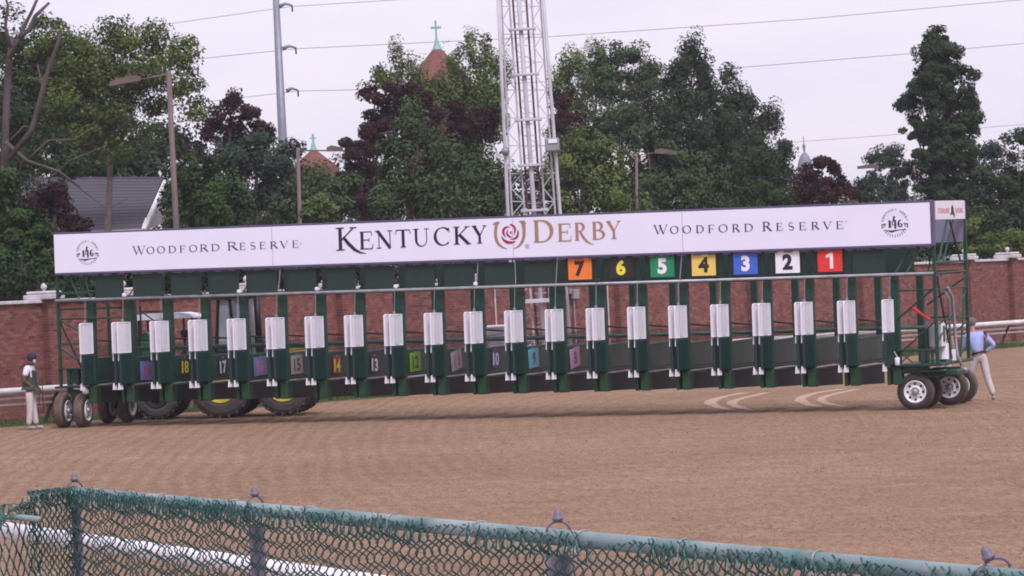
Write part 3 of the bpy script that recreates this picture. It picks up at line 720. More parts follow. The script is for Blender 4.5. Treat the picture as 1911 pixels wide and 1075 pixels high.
e.build('rear_brace', GREEN_D, gate); e = e2; t_(e,(ul,0,3.1),(ul+.3,.3,3.75)); t_(e,(-.5,0,3.75),(-.22,0,3.1)); t_(e,(-.1,0,3.75),(.08,0,3.1)); t_(e,(ul,0,3.22),(0,0,3.22), r=.02)
e2 = e; e = MB(); e.box((-.60,-.05,1.02),(-.52,.15,1.42), .01); e.box((-.36,-.05,1.02),(-.30,.15,1.42), .01); e.box((-.56,0,1.04),(-.32,.1,1.40), .01); e.build('bracket', GREEN, gate); e = e2
e.build('end_frame', GREEN, gate, label='open tubular end frame on the left of the gate')
# end platforms
e = MB().box((gL+.08,-.12,.98),(UR+.12,3.1,1.04), .01).box((gL+.08,-.08,1.32),(UR-.02,-.02,1.37), .01).box((gL+.08,.0,.82),(UR-.2,.10,.98), .02)
e.box((gL+.3,.2,.70),(gL+.9,2.8,.86), .03).box((gL+.62,-.08,1.04),(gL+.72,-.02,1.32), .01).box((gL+.86,-.06,1.04),(gL+.93,.0,1.32),.01)
e.tube([(gL+.15,-.04,1.06),(gL+.45,-.04,1.30)], .018, 4).tube([(gL+.45,-.04,1.06),(gL+.15,-.04,1.30)], .018, 4)
e.box((UR-.3,.2,.75),(UR+.4,1.0,.87), .02).box((gL+.5,-.05,.84),(UR+.15,.3,.90), .02)
e.build('platform', GREEN, gate, label='right end platform')
e = MB().box((ul-.12,-.12,.95),(.0,2.7,1.0), .01).box((-.6,.1,.74),(-.1,2.5,.9), .03).box((-.5,-.05,.3),(-.36,.08,.9), .02).box((-.62,-.02,.8),(-.1,.08,.95),.01)
e.build('platform', GREEN_D, gate, label='left end platform')
MB().box((-.18,-.13,.80),(-.02,-.02,.92), .03).box((-.42,-.1,.92),(-.06,-.02,.96), .01).build('coupling', WHITE, gate)
# equipment on the right platform
MB().box((gL+.72,.35,1.38),(gL+.98,.75,1.90), .02).build('control_box', STEEL, gate, label='grey control box')
o = MB().box((UR-.02,.5,1.40),(UR+.0,.9,1.92), .02).box((UR,.62,1.5),(UR+.015,.78,1.86), .004, 1).build('control_panel', [WHITE, GREEN], gate, label='white panel with a green strip')
MB().box((gL+.62,.2,1.05),(gL+.72,.5,1.85), .03).box((gL+.8,.9,1.05),(UR-.1,1.5,1.42), .04).build('motor', GREEN_D, gate)
MB().tube([(UR-.1,1.0,1.1),(UR-.1,1.0,1.45)], .13, 10).tube([(UR+.0,1.5,1.05),(UR+.0,1.5,1.3)], .09, 8).build('air_tank', WHITE, gate)
MB().tube([(gL+.38,.3,2.30),(gL+.75,.4,2.02)], .035, 6).tube([(gL+.36,.3,2.36),(gL+.55,.35,2.20)], .02, 5).build('lever', CM['red'], gate, label='red lever')
MB().tube([(gL+1.0,1.2,2.72),(gL+1.04,1.5,2.5),(UR+.10,1.5,1.2),(UR+.26,1.4,.85)], .035, 7).tube([(gL+.95,1.0,2.70),(gL+1.0,1.3,2.46),(UR+.0,1.3,1.1)], .028, 6).tube([(UR+.2,1.4,.86),(UR+.36,1.4,.80)], .07, 7).build('tow_pole', STEEL, gate, True)
MB().tube([(gL-.02,-.14,1.66),(gL-.02,-.16,1.45),(gL+.12,-.15,1.20)], .014, 5).box((gL+.06,-.2,1.02),(gL+.16,-.1,1.2), .01).build('release_rod', WHITE, gate, True)
# --- wheels
def wheel_meshes(R, W, rr):
    t = MB().lathe([(-W/2+.02,rr),(-W/2,rr+.02),(-W/2-.004,R*.80),(-W/2+.03,R*.95),(-W/2+.06,R),(0,R+.004),(W/2-.06,R),(W/2-.03,R*.95),(W/2+.004,R*.80),(W/2,rr+.02),(W/2-.02,rr)], (0,0,0), (0,1,0), 36)
    tr = [i for i in range(len(t.f))]
    t.m = [1 if (3*36 <= i < 7*36) else 0 for i in tr]
    for i in range(6):   # tread grooves as thin raised ribs
        y = -W/2+.08+i*(W-.16)/5
        t.lathe([(y-.012,R-.004),(y-.010,R+.006),(y+.010,R+.006),(y+.012,R-.004)], (0,0,0), (0,1,0), 36, 1)
    tm = t.mesh('tyre', [TYRE_S, TYRE], True)
    r = MB().lathe([(-W/2+.0,rr+.012),(-W/2-.012,rr+.004),(-W/2-.008,rr-.012),(-W/2+.05,rr-.03),(-W/2+.06,rr*.62),(-W/2+.02,rr*.50),(-W/2+.02,rr*.34),(-W/2+.05,rr*.33)], (0,0,0), (0,1,0), 32)
    for i in range(8):
        a = 2*math.pi*i/8; c = Vector((math.cos(a)*rr*.72, -W/2+.052, math.sin(a)*rr*.72))
        r.lathe([(0,.028),(-.010,.028),(-.010,.0)], c, (0,1,0), 8, 1)
        c = Vector((math.cos(a+.39)*rr*.42, -W/2+.012, math.sin(a+.39)*rr*.42)); r.lathe([(0,.014),(-.02,.014),(-.02,0)], c, (0,1,0), 6, 2)
    r.lathe([(-W/2+.04,rr*.33),(-W/2-.03,rr*.27),(-W/2-.05,rr*.2),(-W/2-.05,0)], (0,0,0), (0,1,0), 12, 2)
    r.lathe([(W/2-.03,rr),(W/2-.08,rr*.9),(W/2-.10,.02)], (0,0,0), (0,1,0), 24)
    return tm, r.mesh('rim', [RIM, BLACK, STEEL], True)
tyre_me, rim_me = wheel_meshes(.415, .27, .245)
hub = MB().lathe([(-.08,.05),(.12,.05)], (0,0,0), (0,1,0), 8).mesh('wheel', DIRTMETAL)
def wheel(u, v, z, rz):
    w = inst('wheel', hub, gate, (u, v, z)); w.rotation_euler = (0,0,rz)
    inst('tyre', tyre_me, w); inst('rim', rim_me, w)
# right pair of axles roll along the gate's length
RZ = math.radians(4)
for px, py, v in ((1709.5,732.5,.15),(1725,731.5,.95),(1773,727,2.35),(1791,727,3.2)):
    p = gu(px, py, v); wheel(p.x, p.y, .408, RZ)
MB().tube([(gL+.37,.2,.39),(gL+.48,1.5,.39)], .05, 8).tube([(gL+.75,2.3,.39),(gL+.8,3.5,.39)], .05, 8).tube([(gL+.4,.9,.4),(gL+.45,.9,.8)], .06, 8).tube([(gL+.78,2.9,.4),(gL+.72,2.6,.8)], .06, 8).build('axle', DIRTMETAL, gate)
# left pair turned across for towing
LZ = math.radians(90-17)+math.atan2(gx.y, gx.x)*-1
for px, py, v in ((118,771,-.1),(155,768.5,.0),(201,766.5,2.35),(238,765,2.45)):
    p = gu(px, py, v); wheel(p.x, p.y, .408, LZ+math.radians(2))
MB().tube([(-.75,-.05,.39),(-.1,.02,.39)], .05, 8).tube([(-.7,2.38,.39),(-.1,2.45,.39)], .05, 8).tube([(-.42,.0,.4),(-.42,.05,.9)], .06, 8).tube([(-.40,2.4,.4),(-.40,2.4,.9)], .06, 8).build('axle', DIRTMETAL, gate)
# ================================================================== TREES
def leafmat(name, a, b):
    a = tuple((x*.62+y*.38)*.86 for x, y in zip(a, b)); b = tuple(y*.86 for y in b); m = mat(name, a, .8, scale=.9, col2=b, spec=.10, detail=3); return m
LEAF = dict(
 locust=[leafmat('locust_leaf_light', (.150,.180,.036), (.095,.130,.028)), leafmat('locust_leaf_dark', (.070,.100,.022), (.040,.065,.018))],
 dark=[leafmat('dark_leaf_a', (.060,.090,.042), (.035,.060,.030)), leafmat('dark_leaf_b', (.034,.058,.028), (.022,.042,.020))],
 mid=[leafmat('mid_leaf_a', (.098,.138,.055), (.055,.090,.037)), leafmat('mid_leaf_b', (.060,.095,.040), (.038,.066,.030))],
 light=[leafmat('light_leaf_a', (.165,.215,.060), (.115,.160,.046)), leafmat('light_leaf_b', (.105,.145,.045), (.070,.105,.036))],
 maroon=[leafmat('maroon_leaf_a', (.075,.026,.026), (.045,.018,.022)), leafmat('maroon_leaf_b', (.042,.020,.024), (.026,.014,.018))],
 bluish=[leafmat('blue_green_leaf_a', (.060,.092,.062), (.040,.066,.045)), leafmat('blue_green_leaf_b', (.038,.062,.045), (.026,.044,.032))],
 green=[leafmat('bright_leaf_a', (.060,.105,.030), (.038,.075,.024)), leafmat('bright_leaf_b', (.038,.070,.024), (.026,.050,.018))])
BARK = mat('grey_bark', (.11,.085,.080), .9, var=.3, scale=4, bump=.4, bscale=14)
BARKP = mat('dead_bark', (.085,.062,.066), .9, var=.35, scale=2, bump=.4, bscale=10)
def foliage(lobes, D, leaf=.125, dens=1.0, clump=.42, per=88, upright=0.0, droop=0, seed=1, dspread=1.0, hard=False):
    r = np.random.default_rng(seed); P = []; Nn = []; MI = []; SZ = []
    for (cx, cy, rx, ry) in lobes:
        c = np.array(at(cx, cy, D)); sc = D/FPX; RX, RY = rx*sc*1.10, ry*sc*1.08; RD = min(RX, max(RY, RX*.6))*.9*dspread
        nC = max(5, int(dens*2.5*RX*RY/(clump*clump)))
        d = r.normal(size=(nC, 3)); d /= np.linalg.norm(d, axis=1)[:, None]
        rad = (r.random(nC)**.42)*1.10
        cc = c+d*rad[:, None]*np.array([RX*.93, RD, RY*.93])
        out = d
        rc = clump*(.55+.75*r.random(nC))
        mi = (r.random(nC) < .45).astype(int)
        for i in range(nC):
            k = int(per*1.7*(.6+.8*r.random())); g_ = r.normal(size=(k, 3))
            if hard: g_ /= np.linalg.norm(g_, axis=1)[:, None]; g_ *= (r.random(k)**.33)[:, None]*1.25
            gl_n = np.linalg.norm(g_, axis=1)[:, None]; g_ *= np.minimum(1, 1.75/np.maximum(gl_n, .01)); g_ *= np.array([1-.35*upright, 1-.35*upright, .72+.9*upright])*rc[i]*.62
            if upright > .3: g_[:, 0] += g_[:, 2]*.18*np.sign(out[i,0])*upright
            if droop: g_[:, 2] -= np.abs(g_[:, 0])*droop
            p = cc[i]+g_; nrm = out[i]*.6+np.array([0,0,.40])+r.normal(size=(k,3))*.42+g_/rc[i]*.55
            nrm /= np.linalg.norm(nrm, axis=1)[:, None]
            P.append(p); Nn.append(nrm); MI.append(np.where(r.random(k) < .22, 1-mi[i], mi[i])); SZ.append(leaf*.92*(.6+.8*r.random(k)))
    P = np.vstack(P); Nn = np.vstack(Nn); MI = np.concatenate(MI); SZ = np.concatenate(SZ); n = len(P)
    t = np.cross(Nn, r.normal(size=(n,3))); t /= np.linalg.norm(t, axis=1)[:, None]; b = np.cross(Nn, t)
    s = SZ[:, None]
    V = np.empty((n, 4, 3)); V[:,0] = P-t*s*.6; V[:,1] = P+b*s*.33+Nn*s*.06; V[:,2] = P+t*s*.6; V[:,3] = P-b*s*.33+Nn*s*.06
    return V.reshape(-1, 3), MI
def fmesh(name, V, MI, mats):
    n = len(V)//4; me = bpy.data.meshes.new(name); me.vertices.add(4*n); me.vertices.foreach_set('co', V.ravel())
    me.loops.add(4*n); me.loops.foreach_set('vertex_index', np.arange(4*n, dtype=np.int32))
    me.polygons.add(n); me.polygons.foreach_set('loop_start', np.arange(0, 4*n, 4, dtype=np.int32))
    try: me.polygons.foreach_set('loop_total', np.full(n, 4, dtype=np.int32))
    except Exception: pass
    for m in mats: me.materials.append(m)
    me.polygons.foreach_set('material_index', MI.astype(np.int32)); me.update(); return me
tcount = 0
def tree(name, label, lobes, D, kind, trunk_px=None, group=None, tr=.16, limbs=True, bark=None, cat='tree', **kw):
    global tcount; tcount += 1
    lobes = [tuple(l) for l in lobes]
    cx = trunk_px if trunk_px is not None else sum(l[0] for l in lobes)/len(lobes)
    b = gpt(cx, D); t = thing(name, label, cat, b, 0, group)
    V, MI = foliage(lobes, D, seed=tcount*13+1, **kw)
    V = V-np.array(b); V = V.reshape(-1, 4, 3); keep = V[:, :, 2].min(axis=1) > .05; V = V[keep].reshape(-1, 3); MI = MI[keep]
    o = bpy.data.objects.new('crown', fmesh('crown', V, MI, LEAF[kind])); C.objects.link(o); o.parent = t
    tb_ = MB(); L = sorted(lobes, key=lambda l: l[1]); topc = at(L[0][0], L[0][1], D)-b
    Hh = topc.z; mid_ = Vector((topc.x*.35, .1, Hh*.45))
    tb_.tube([(0,0,-.2),(.02,0,Hh*.12),mid_,Vector((topc.x*.8,0,Hh*.8)),topc], [tr*1.5,tr*1.0,tr*.6,tr*.25,tr*.06], 8)
    if limbs:
        for l in lobes:
            e = at(l[0], l[1], D)-b; s0 = Vector((topc.x*.35*min(1,e.z/Hh), 0, max(.4, min(Hh*.8, e.z*.62))))
            m_ = (s0+e)/2+Vector((0,0,.15)); tb_.tube([s0,m_,e], [tr*.34,tr*.2,tr*.05], 6)
    tb_.build('trunk', bark or BARK, t, True)
    return t
# --- back row first
tree('broadleaf_tree', 'tall dense broadleaf tree rising behind the left half of the small house roof', [(150,250,110,60),(60,230,90,80),(230,280,80,45),(150,180,90,60),(110,120,60,50),(200,325,140,34),(260,300,80,46),(300,270,50,40),(40,150,70,70),(170,310,120,30),(20,320,60,40),(335,260,28,30)], 185, 'dark', 110, dens=1.1, clump=.6, leaf=.2)
tree('locust_tree', 'big yellow-green locust tree with feathery spreading crown left of the brown lamp post', [(235,75,45,38),(150,90,60,42),(95,60,30,30),(190,140,75,45),(270,120,60,45),(325,110,40,38),(345,165,40,30),(365,200,26,22),(300,190,36,26),(210,200,70,34),(130,190,60,50),(150,255,45,28),(60,110,50,60),(250,240,30,22),(350,95,16,20),(290,60,18,20),(75,280,60,40),(215,50,25,16),(250,150,90,50),(130,130,70,50),(60,200,50,60),(190,250,70,40)], 165, 'locust', 200, limbs=False, dens=1.35, clump=.5, leaf=.12, droop=.25, tr=.22)
tree('broadleaf_tree', 'dark green tree filling the far left edge above the maroon sapling', [(15,60,38,60),(20,180,50,80),(60,250,55,50),(0,300,45,60),(100,300,60,30),(30,360,60,40)], 140, 'dark', 10, dens=1.0, clump=.45)
tree('conifer', 'soft blue-green evergreen between the maroon tree and the grey steel pole', [(480,270,32,22),(455,300,60,40),(500,320,50,45),(520,360,50,50),(440,360,60,45),(540,300,18,30)], 150, 'bluish', 480, dens=1.2)
tree('maroon_maple', 'dark maroon maple with pointed crown left of the grey steel pole', [(430,185,20,20),(430,215,40,26),(395,235,16,18),(465,215,16,20),(490,240,16,16),(440,255,60,28),(370,280,22,16),(425,295,70,26),(495,265,14,18),(352,290,12,8),(455,310,50,20)], 162, 'maroon', 430, hard=True, clump=.42, dens=1.9)
tree('conifer', 'dense green cypress hedge tree standing between the house gable and the maroon maple', [(345,330,24,40),(365,360,36,55),(400,345,28,45),(420,380,40,45),(330,385,35,40),(440,370,22,40),(385,405,50,30)], 138, 'green', 380, upright=.5, dens=1.3, clump=.34)
tree('broadleaf_tree', 'green bushy tree beside the brick gable left of the second lamp post', [(600,330,36,28),(590,370,50,40),(560,390,50,34),(640,350,30,30),(535,400,40,30),(620,400,40,30)], 148, 'mid', 595, dens=1.3)
tree('broadleaf_tree', 'light green tree with upright spiky branches covering most of the steep spire roof', [(740,115,14,26),(880,90,14,30),(905,105,14,30),(720,150,16,18),(745,165,30,26),(772,135,14,20),(852,112,16,30),(800,165,26,16),(840,175,50,34),(895,160,40,44),(930,140,20,40),(800,210,80,40),(880,240,60,40),(705,140,8,8),(920,200,30,50),(860,300,60,40)], 190, 'light', 850, upright=.8, dens=1.5, clump=.42, leaf=.12)
tree('maroon_maple', 'large dark maroon maple behind the green pointed tree left of the mast', [(700,175,26,24),(735,185,40,28),(770,200,40,30),(715,225,45,35),(690,270,46,40),(665,310,36,40),(645,275,16,14),(670,360,40,50),(800,200,26,30),(650,330,20,50),(690,400,40,30)], 168, 'maroon', 690, hard=True, dens=1.9, clump=.45)
tree('maroon_maple', 'round maroon maple crown just left of the white mast', [(860,215,30,24),(895,225,28,26),(880,255,36,22),(845,235,18,16),(915,240,10,20)], 166, 'maroon', 880, hard=True, dens=1.9, clump=.42)
tree('maroon_maple', 'small patch of maroon maple crown showing just right of the white mast', [(1045,190,18,24),(1060,220,20,24),(1040,240,20,24)], 175, 'maroon', 1045, hard=True, dens=1.9)
tree('broadleaf_tree', 'pale olive leafy tree directly right of the mast with twigs showing sky', [(1060,120,28,26),(1100,150,40,45),(1050,160,26,40),(1085,210,45,40),(1120,100,20,14),(1050,280,40,60),(1100,260,50,50)], 205, 'light', 1080, upright=.4, dens=1.2, clump=.45)
tree('broadleaf_tree', 'broad dark green tree with bumpy rounded top between the mast and the tallest peak', [(1130,115,24,22),(1160,100,22,22),(1185,105,20,18),(1140,150,45,36),(1190,160,40,40),(1225,150,24,30),(1170,210,60,45),(1210,240,55,40),(1130,240,40,30),(1215,125,14,12)], 198, 'mid', 1165, dens=1.6, clump=.45)
tree('broadleaf_tree', 'tallest dark tree right of centre with narrow pointed top behind the gate numbers', [(1290,85,14,24),(1275,115,22,26),(1305,120,20,24),(1260,150,22,28),(1290,170,45,40),(1320,160,20,30),(1250,210,50,45),(1300,250,60,50),(1350,270,40,60),(1280,320,70,50)], 182, 'dark', 1290, upright=.45, dens=1.6, clump=.42)
tree('broadleaf_tree', 'dark green tree stepping down to the right, beside the open sky and dome', [(1358,150,16,26),(1365,185,26,28),(1350,230,40,40),(1392,185,12,30),(1395,225,20,40),(1425,215,22,22),(1440,230,12,18),(1410,270,40,40),(1430,310,34,45),(1465,270,8,18),(1380,330,60,50),(1450,350,24,30),(1460,285,14,16)], 188, 'dark', 1380, upright=.35, dens=1.7, clump=.42)
tree('broadleaf_tree', 'mid green pointed tree in front of the big maroon maple', [(765,205,14,24),(770,240,30,28),(790,280,60,40),(745,290,36,36),(775,330,80,40),(760,380,90,40),(840,330,40,40),(830,290,30,26),(725,345,26,40)], 152, 'mid', 775, upright=.25, dens=1.25)
tree('broadleaf_tree', 'green tree directly left of the mast foot above the letters on the banner', [(880,290,26,20),(900,320,44,34),(870,350,50,36),(850,385,60,30),(925,350,26,50),(900,390,40,26),(815,370,30,30)], 146, 'mid', 885, upright=.3, dens=1.25)
tree('broadleaf_tree', 'fresh green young tree directly right of the mast foot', [(1080,260,22,22),(1070,300,34,34),(1110,320,40,40),(1080,360,50,36),(1150,350,40,40),(1060,390,40,26),(1130,280,24,24),(1160,390,50,26)], 155, 'light', 1100, upright=.3, dens=1.2)
tree('broadleaf_tree', 'wide green tree behind the flat lamp head over the numbers five to seven', [(1210,280,44,36),(1250,320,60,44),(1190,330,40,40),(1300,340,60,44),(1240,370,80,30),(1340,370,60,30),(1190,385,40,24)], 160, 'mid', 1240, upright=.25, dens=1.2)
tree('broadleaf_tree', 'low green tree behind the gate between the wide tree and the small maroon tree', [(1400,330,44,40),(1440,360,36,34),(1380,375,60,26),(1460,385,30,20),(1420,300,26,26)], 165, 'green', 1410, upright=.3, dens=1.2)
tree('maroon_maple', 'small dark maroon tree in the sky gap in front of the grey dome', [(1535,300,10,10),(1555,315,16,14),(1520,325,22,16),(1545,340,30,18),(1575,345,14,12),(1505,345,22,18),(1530,365,48,20),(1585,358,10,8),(1490,365,14,16)], 175, 'maroon', 1530, hard=True, dens=1.9, clump=.38)
tree('broadleaf_tree', 'grey-green small tree peeking out left of the small maroon tree', [(1475,320,18,20),(1490,350,24,24),(1460,345,16,20)], 200, 'bluish', 1478, dens=.9)
tree('broadleaf_tree', 'pale green tree on the left flank of the tall dark column tree', [(1665,285,24,20),(1640,300,22,18),(1680,320,36,30),(1630,335,26,18),(1650,360,50,24),(1612,345,10,8),(1605,365,14,10)], 195, 'bluish', 1660, dens=1.0, clump=.36)
tree('broadleaf_tree', 'very tall narrow dark green tree near the right edge', [(1735,75,14,26),(1752,80,15,30),(1738,120,26,34),(1768,118,24,38),(1745,170,46,42),(1755,85,20,34),(1728,100,14,30),(1715,165,22,20),(1700,190,22,20),(1802,140,14,26),(1800,180,26,30),(1760,220,56,44),(1715,240,30,30),(1808,235,18,24),(1760,290,64,44),(1740,350,66,40),(1800,330,50,44),(1688,192,14,10),(1820,215,12,14),(1772,390,70,30),(1745,130,34,30),(1765,170,44,44),(1775,260,50,60)], 176, 'dark', 1755, hard=True, dens=2.1, clump=.40)
tree('broadleaf_tree', 'feathery pale tree with sky showing through right of the tall column tree', [(1850,270,26,22),(1870,290,22,20),(1840,300,30,26),(1890,330,20,20),(1860,330,40,30)], 205, 'bluish', 1855, dens=.75, clump=.4)
tree('broadleaf_tree', 'dark leafy tree cut off by the right edge of the picture', [(1900,265,20,22),(1925,300,34,36),(1890,350,32,36),(1850,380,50,40),(1910,400,50,50),(1870,430,60,30),(1930,240,20,20),(1820,410,40,40)], 168, 'dark', 1900, dens=1.25)
tree('shrub', 'light green shrub over the wall just right of the gate end panel', [(1815,430,24,26),(1800,455,20,20),(1830,412,12,20),(1845,455,24,18),(1795,425,10,14)], 163, 'light', 1815, cat='shrub', dens=1.2, clump=.3, leaf=.12, tr=.06)
tree('shrub', 'green shrub beside the pale post above the wall at the right', [(1880,440,22,24),(1900,460,30,16),(1868,462,18,14)], 162, 'light', 1885, cat='shrub', dens=1.1, clump=.3, leaf=.12, tr=.06)
tree('maroon_maple', 'small reddish-brown maple in front of the dark shingled house roof', [(105,350,18,14),(90,375,36,22),(115,390,34,28),(75,410,40,26),(125,425,34,24),(150,420,16,16),(55,385,14,14),(95,450,50,24),(100,490,50,30)], 130, 'maroon', 100, dens=.95, clump=.34, leaf=.12)
tree('conifer', 'full green arborvitae at the left edge reaching down to the wall coping', [(20,400,40,30),(40,440,50,36),(10,470,50,50),(60,480,50,40),(30,530,80,36),(85,520,34,34),(0,350,30,40),(75,450,24,20),(60,555,60,20)], 121, 'green', 30, dens=1.3, clump=.30, leaf=.12)
tree('shrub', 'dark shrub seen under the left end of the banner', [(130,520,40,24),(170,530,40,20),(210,525,40,20),(120,490,26,20),(255,530,40,18)], 124, 'dark', 150, cat='shrub', dens=1.2, clump=.3, leaf=.12)
tree('shrub', 'bright yellow-green sapling above the banner left of the big maroon maple', [(595,390,20,20),(610,405,24,16),(580,405,16,14)], 136, 'light', 595, cat='shrub', dens=1.1, clump=.28, leaf=.12, tr=.05)
# continuous low planting behind the wall, reads as one mass under and between the crowns
hm_ = []
for i in range(46):
    px = -60+i*46; D = lerp(WA, WB, (px-50)/1800).y+9+random.random()*4
    hm_.append((px, 527-px*.044-random.uniform(0,14), 36, 42+random.uniform(0,14), D))
VV = []; MM = []
for j, h in enumerate(hm_):
    if 1485 < h[0] < 1600: h = (h[0], h[1]+16, h[2], h[3]-14, h[4])
    V, MI = foliage([h[:4]], h[4], seed=900+j, dens=2.0, leaf=.12, clump=.4, per=56); VV.append(V); MM.append(MI)
o = bpy.data.objects.new('hedge', fmesh('hedge', np.vstack(VV), np.concatenate(MM), LEAF['dark'])); C.objects.link(o)
tag(o, 'unbroken dark hedge growth behind the brick wall and below the banner', 'hedge', kind='stuff')
VV = []; MM = []
for i in range(40):
    px = -100+i*40
    if px > 1440: continue
    V, MI = foliage([(px, 400-px*.04, 34, 60)], 215, seed=1200+i, dens=.9, leaf=.26, clump=.7, per=50); VV.append(V); MM.append(MI)
print('LEAVES')
for i in range(54):
    px = -120+i*40; V, MI = foliage([(px, 500-px*.045, 34, 66)], 200, seed=1400+i, dens=1.5, leaf=.24, clump=.7, per=50); VV.append(V); MM.append(MI)
o = bpy.data.objects.new('far_wood', fmesh('far_wood', np.vstack(VV), np.concatenate(MM), LEAF['dark'])); C.objects.link(o)
tag(o, 'far belt of trees closing the view behind the nearer crowns', 'trees', kind='stuff')
# bare dead trunk at far left
dt = thing('dead_tree', 'bare dead tree with leaning purple-brown trunk and forked limbs at the far left edge', 'tree', gpt(20, 128))
b0 = Vector(dt.location)
def dl(mb, pts, r0, r1, D=128): mb.tube([at(x, y, D)-b0 for x, y in pts], r0, 7, r2=r1)
m_ = MB(); dl(m_, [(25,640),(20,520),(8,330),(12,200),(18,110),(22,70)], .15, .08); m_.build('trunk', BARKP, dt, True)
for pts, a, b_ in (([(18,110),(40,60),(60,20),(75,-15)], .07, .04), ([(20,90),(10,50),(15,10),(5,-20)], .06, .03), ([(35,70),(55,55),(65,30),(92,5)], .09, .04),
                   ([(15,300),(60,240),(90,130),(110,75),(112,62)], .09, .05), ([(10,265),(50,300),(110,320),(150,350)], .07, .02), ([(20,262),(45,235),(60,240)], .04, .015), ([(50,300),(90,262),(140,260),(170,240)], .035, .012),
                   ([(90,335),(130,300),(200,270)], .025, .01), ([(110,320),(140,345),(200,390),(240,370)], .025, .01), ([(70,120),(80,170),(75,200)], .03, .012)):
    m_ = MB(); dl(m_, pts, a, b_, 127.5); m_.build('limb', BARKP, dt, True)
# ================================================================== BUILDINGS
SHING = mat('dark_shingle', (.062,.056,.072), .95, var=.12, scale=5)
TRIM = mat('aged_white_trim', (.62,.58,.60), .7, var=.15)
WALLG = mat('grey_siding', (.30,.28,.30), .8, var=.1)
SPIRE = mat('red_brick_tile', (.17,.060,.050), .85, var=.2, scale=6)
COPPER = mat('copper_patina', (.22,.42,.38), .6, var=.15)
SLATE = mat('grey_slate_dome', (.20,.20,.25), .6, var=.12)
hb = gpt(190, 172); house = thing('house', 'house with dark shingled roof and white gable trim behind the trees at the left', 'house', hb)
def hp(px, py, D=172): return at(px, py, D)-hb
A_, B_ = hp(40, 334, 178), hp(304, 333, 176); Cc, Dd = hp(262, 428, 166), hp(10, 440, 166)
roof = MB(); 
nrow = 16
for i in range(nrow):
    t0, t1 = i/nrow, (i+1)/nrow
    a0, b0_ = A_.lerp(Dd, t0), B_.lerp(Cc, t0); a1, b1 = A_.lerp(Dd, t1), B_.lerp(Cc, t1); up = Vector((0,-.01,.009))
    roof.quad(a0, b0_, b1+up, a1+up)
    roof.quad(a1+up, b1+up, b1, a1)
roof.tube([A_, B_], .08, 6)
rf_ = roof.build('roof', SHING, house)
ridge_b = hp(318, 352, 186)
MB().quad(A_+Vector((0,.01,.01)), hp(30,420,190), hp(330,400,190), B_+Vector((0,.01,.01))).build('roof', SHING, house)
gm_ = MB(); 
gm_.tube([B_+Vector((.12,-.05,-.1)), Cc+Vector((.12,-.05,-.05))], .11, 4).tube([B_+Vector((.12,.05,-.1)), hp(322,370,180)], .10, 4).tube([Dd+Vector((0,-.05,-.05)), Cc+Vector((0,-.05,-.05))], .09, 4)
gm_.build('gable_trim', TRIM, house)
MB().add([B_+Vector((.05,.3,-.2)), Cc+Vector((.05,.3,-.1)), hp(330,405,182)], [(0,1,2)]).build('gable_wall', WALLG, house)
MB().prism([Dd+Vector((0,.2,-.12)), Cc+Vector((0,.2,-.12)), Cc+Vector((0,.2,-3.4)), Dd+Vector((0,.2,-3.4))], (0,5,0)).build('wall', WALLG, house)
MB().box(tuple(hp(286,392,168)), tuple(hp(328,388,168)+Vector((0,.3,-.02))), 0).build('gutter', TRIM, house)
# spires
def spire(name, label, px, ytop_cross, yball, ybase, half, D, ncross):
    c = gpt(px, D); t = thing(name, label, 'church tower', c)
    z = lambda y: (at(px, y, D)-c)
    apex = z(yball); R = half*D/FPX; zb = z(ybase).z; x0 = apex.x
    m = MB(); n = 8
    ring = [(x0+R*math.cos(math.pi/4*(k+.5)), R*math.sin(math.pi/4*(k+.5)), zb) for k in range(n)]
    for i in range(12):   # tile courses
        f0, f1 = i/12, (i+1)/12
        for k in range(n):
            a, b_ = Vector(ring[k]), Vector(ring[(k+1)%n]); ap = Vector((x0,0,apex.z))
            m.quad(a.lerp(ap,f0), b_.lerp(ap,f0), b_.lerp(ap,f1*.995+.0), a.lerp(ap,f1*.995))
    m.build('spire_roof', SPIRE, t)
    m = MB(); m.lathe([(-.9,.62),(-.4,.36),(0,.20),(.3,.12),(.5,.05)], (x0,0,apex.z), (0,0,1), 12)
    m.build('finial_cap', COPPER, t, True)
    top_ = z(ytop_cross).z; h = top_-apex.z; m = MB()
    m.box((x0-.07,-.07,apex.z+.3),(x0+.07,.07,top_)); m.box((x0-h*.22,-.06,top_-h*.36),(x0+h*.22,.06,top_-h*.26)); m.build('cross', COPPER, t)
    MB().box((x0-R*.95,-R*.95,zb-14),(x0+R*.95,R*.95,zb)).build('tower', SPIRE, t)
    return t
spire('church_spire', 'steep red church spire topped by a green copper cross behind the light green tree', 815, 38, 82, 168, 78, 330, 1)
t = spire('church_spire', 'smaller red brick gable with green cross left of the second lamp post', 585, 250, 276, 312, 46, 300, 1)
dm_c = gpt(1501, 380); dm = thing('domed_tower', 'small grey dome with a thin spike above the roofs in the sky gap', 'tower', dm_c)
z = lambda y: at(1501, y, 380)-dm_c
k = 380/FPX; zt = z(285); zb = z(318)
MB().lathe([(zb.z-zt.z,13.5*k),(zb.z-zt.z+.25,14*k),(-.9,13*k),(-.35,9*k),(-.05,4*k),(.1,1.2*k)], (zt.x,0,zt.z), (0,0,1), 24).build('dome', SLATE, dm, True)
MB().lathe([(0,.06),(.6,.16),(.8,.05),(1.5,.04),(z(258).z-zt.z,.02)], (zt.x,0,zt.z), (0,0,1), 8).build('spike', SLATE, dm, True)
MB().lathe([(-2.2,.55),(-.2,.55)], (zb.x,0,zb.z), (0,0,1), 12).box((zb.x-.7,-.7,-.2),(zb.x+.7,.7,zb.z-2.2)).build('lantern', TRIM, dm)
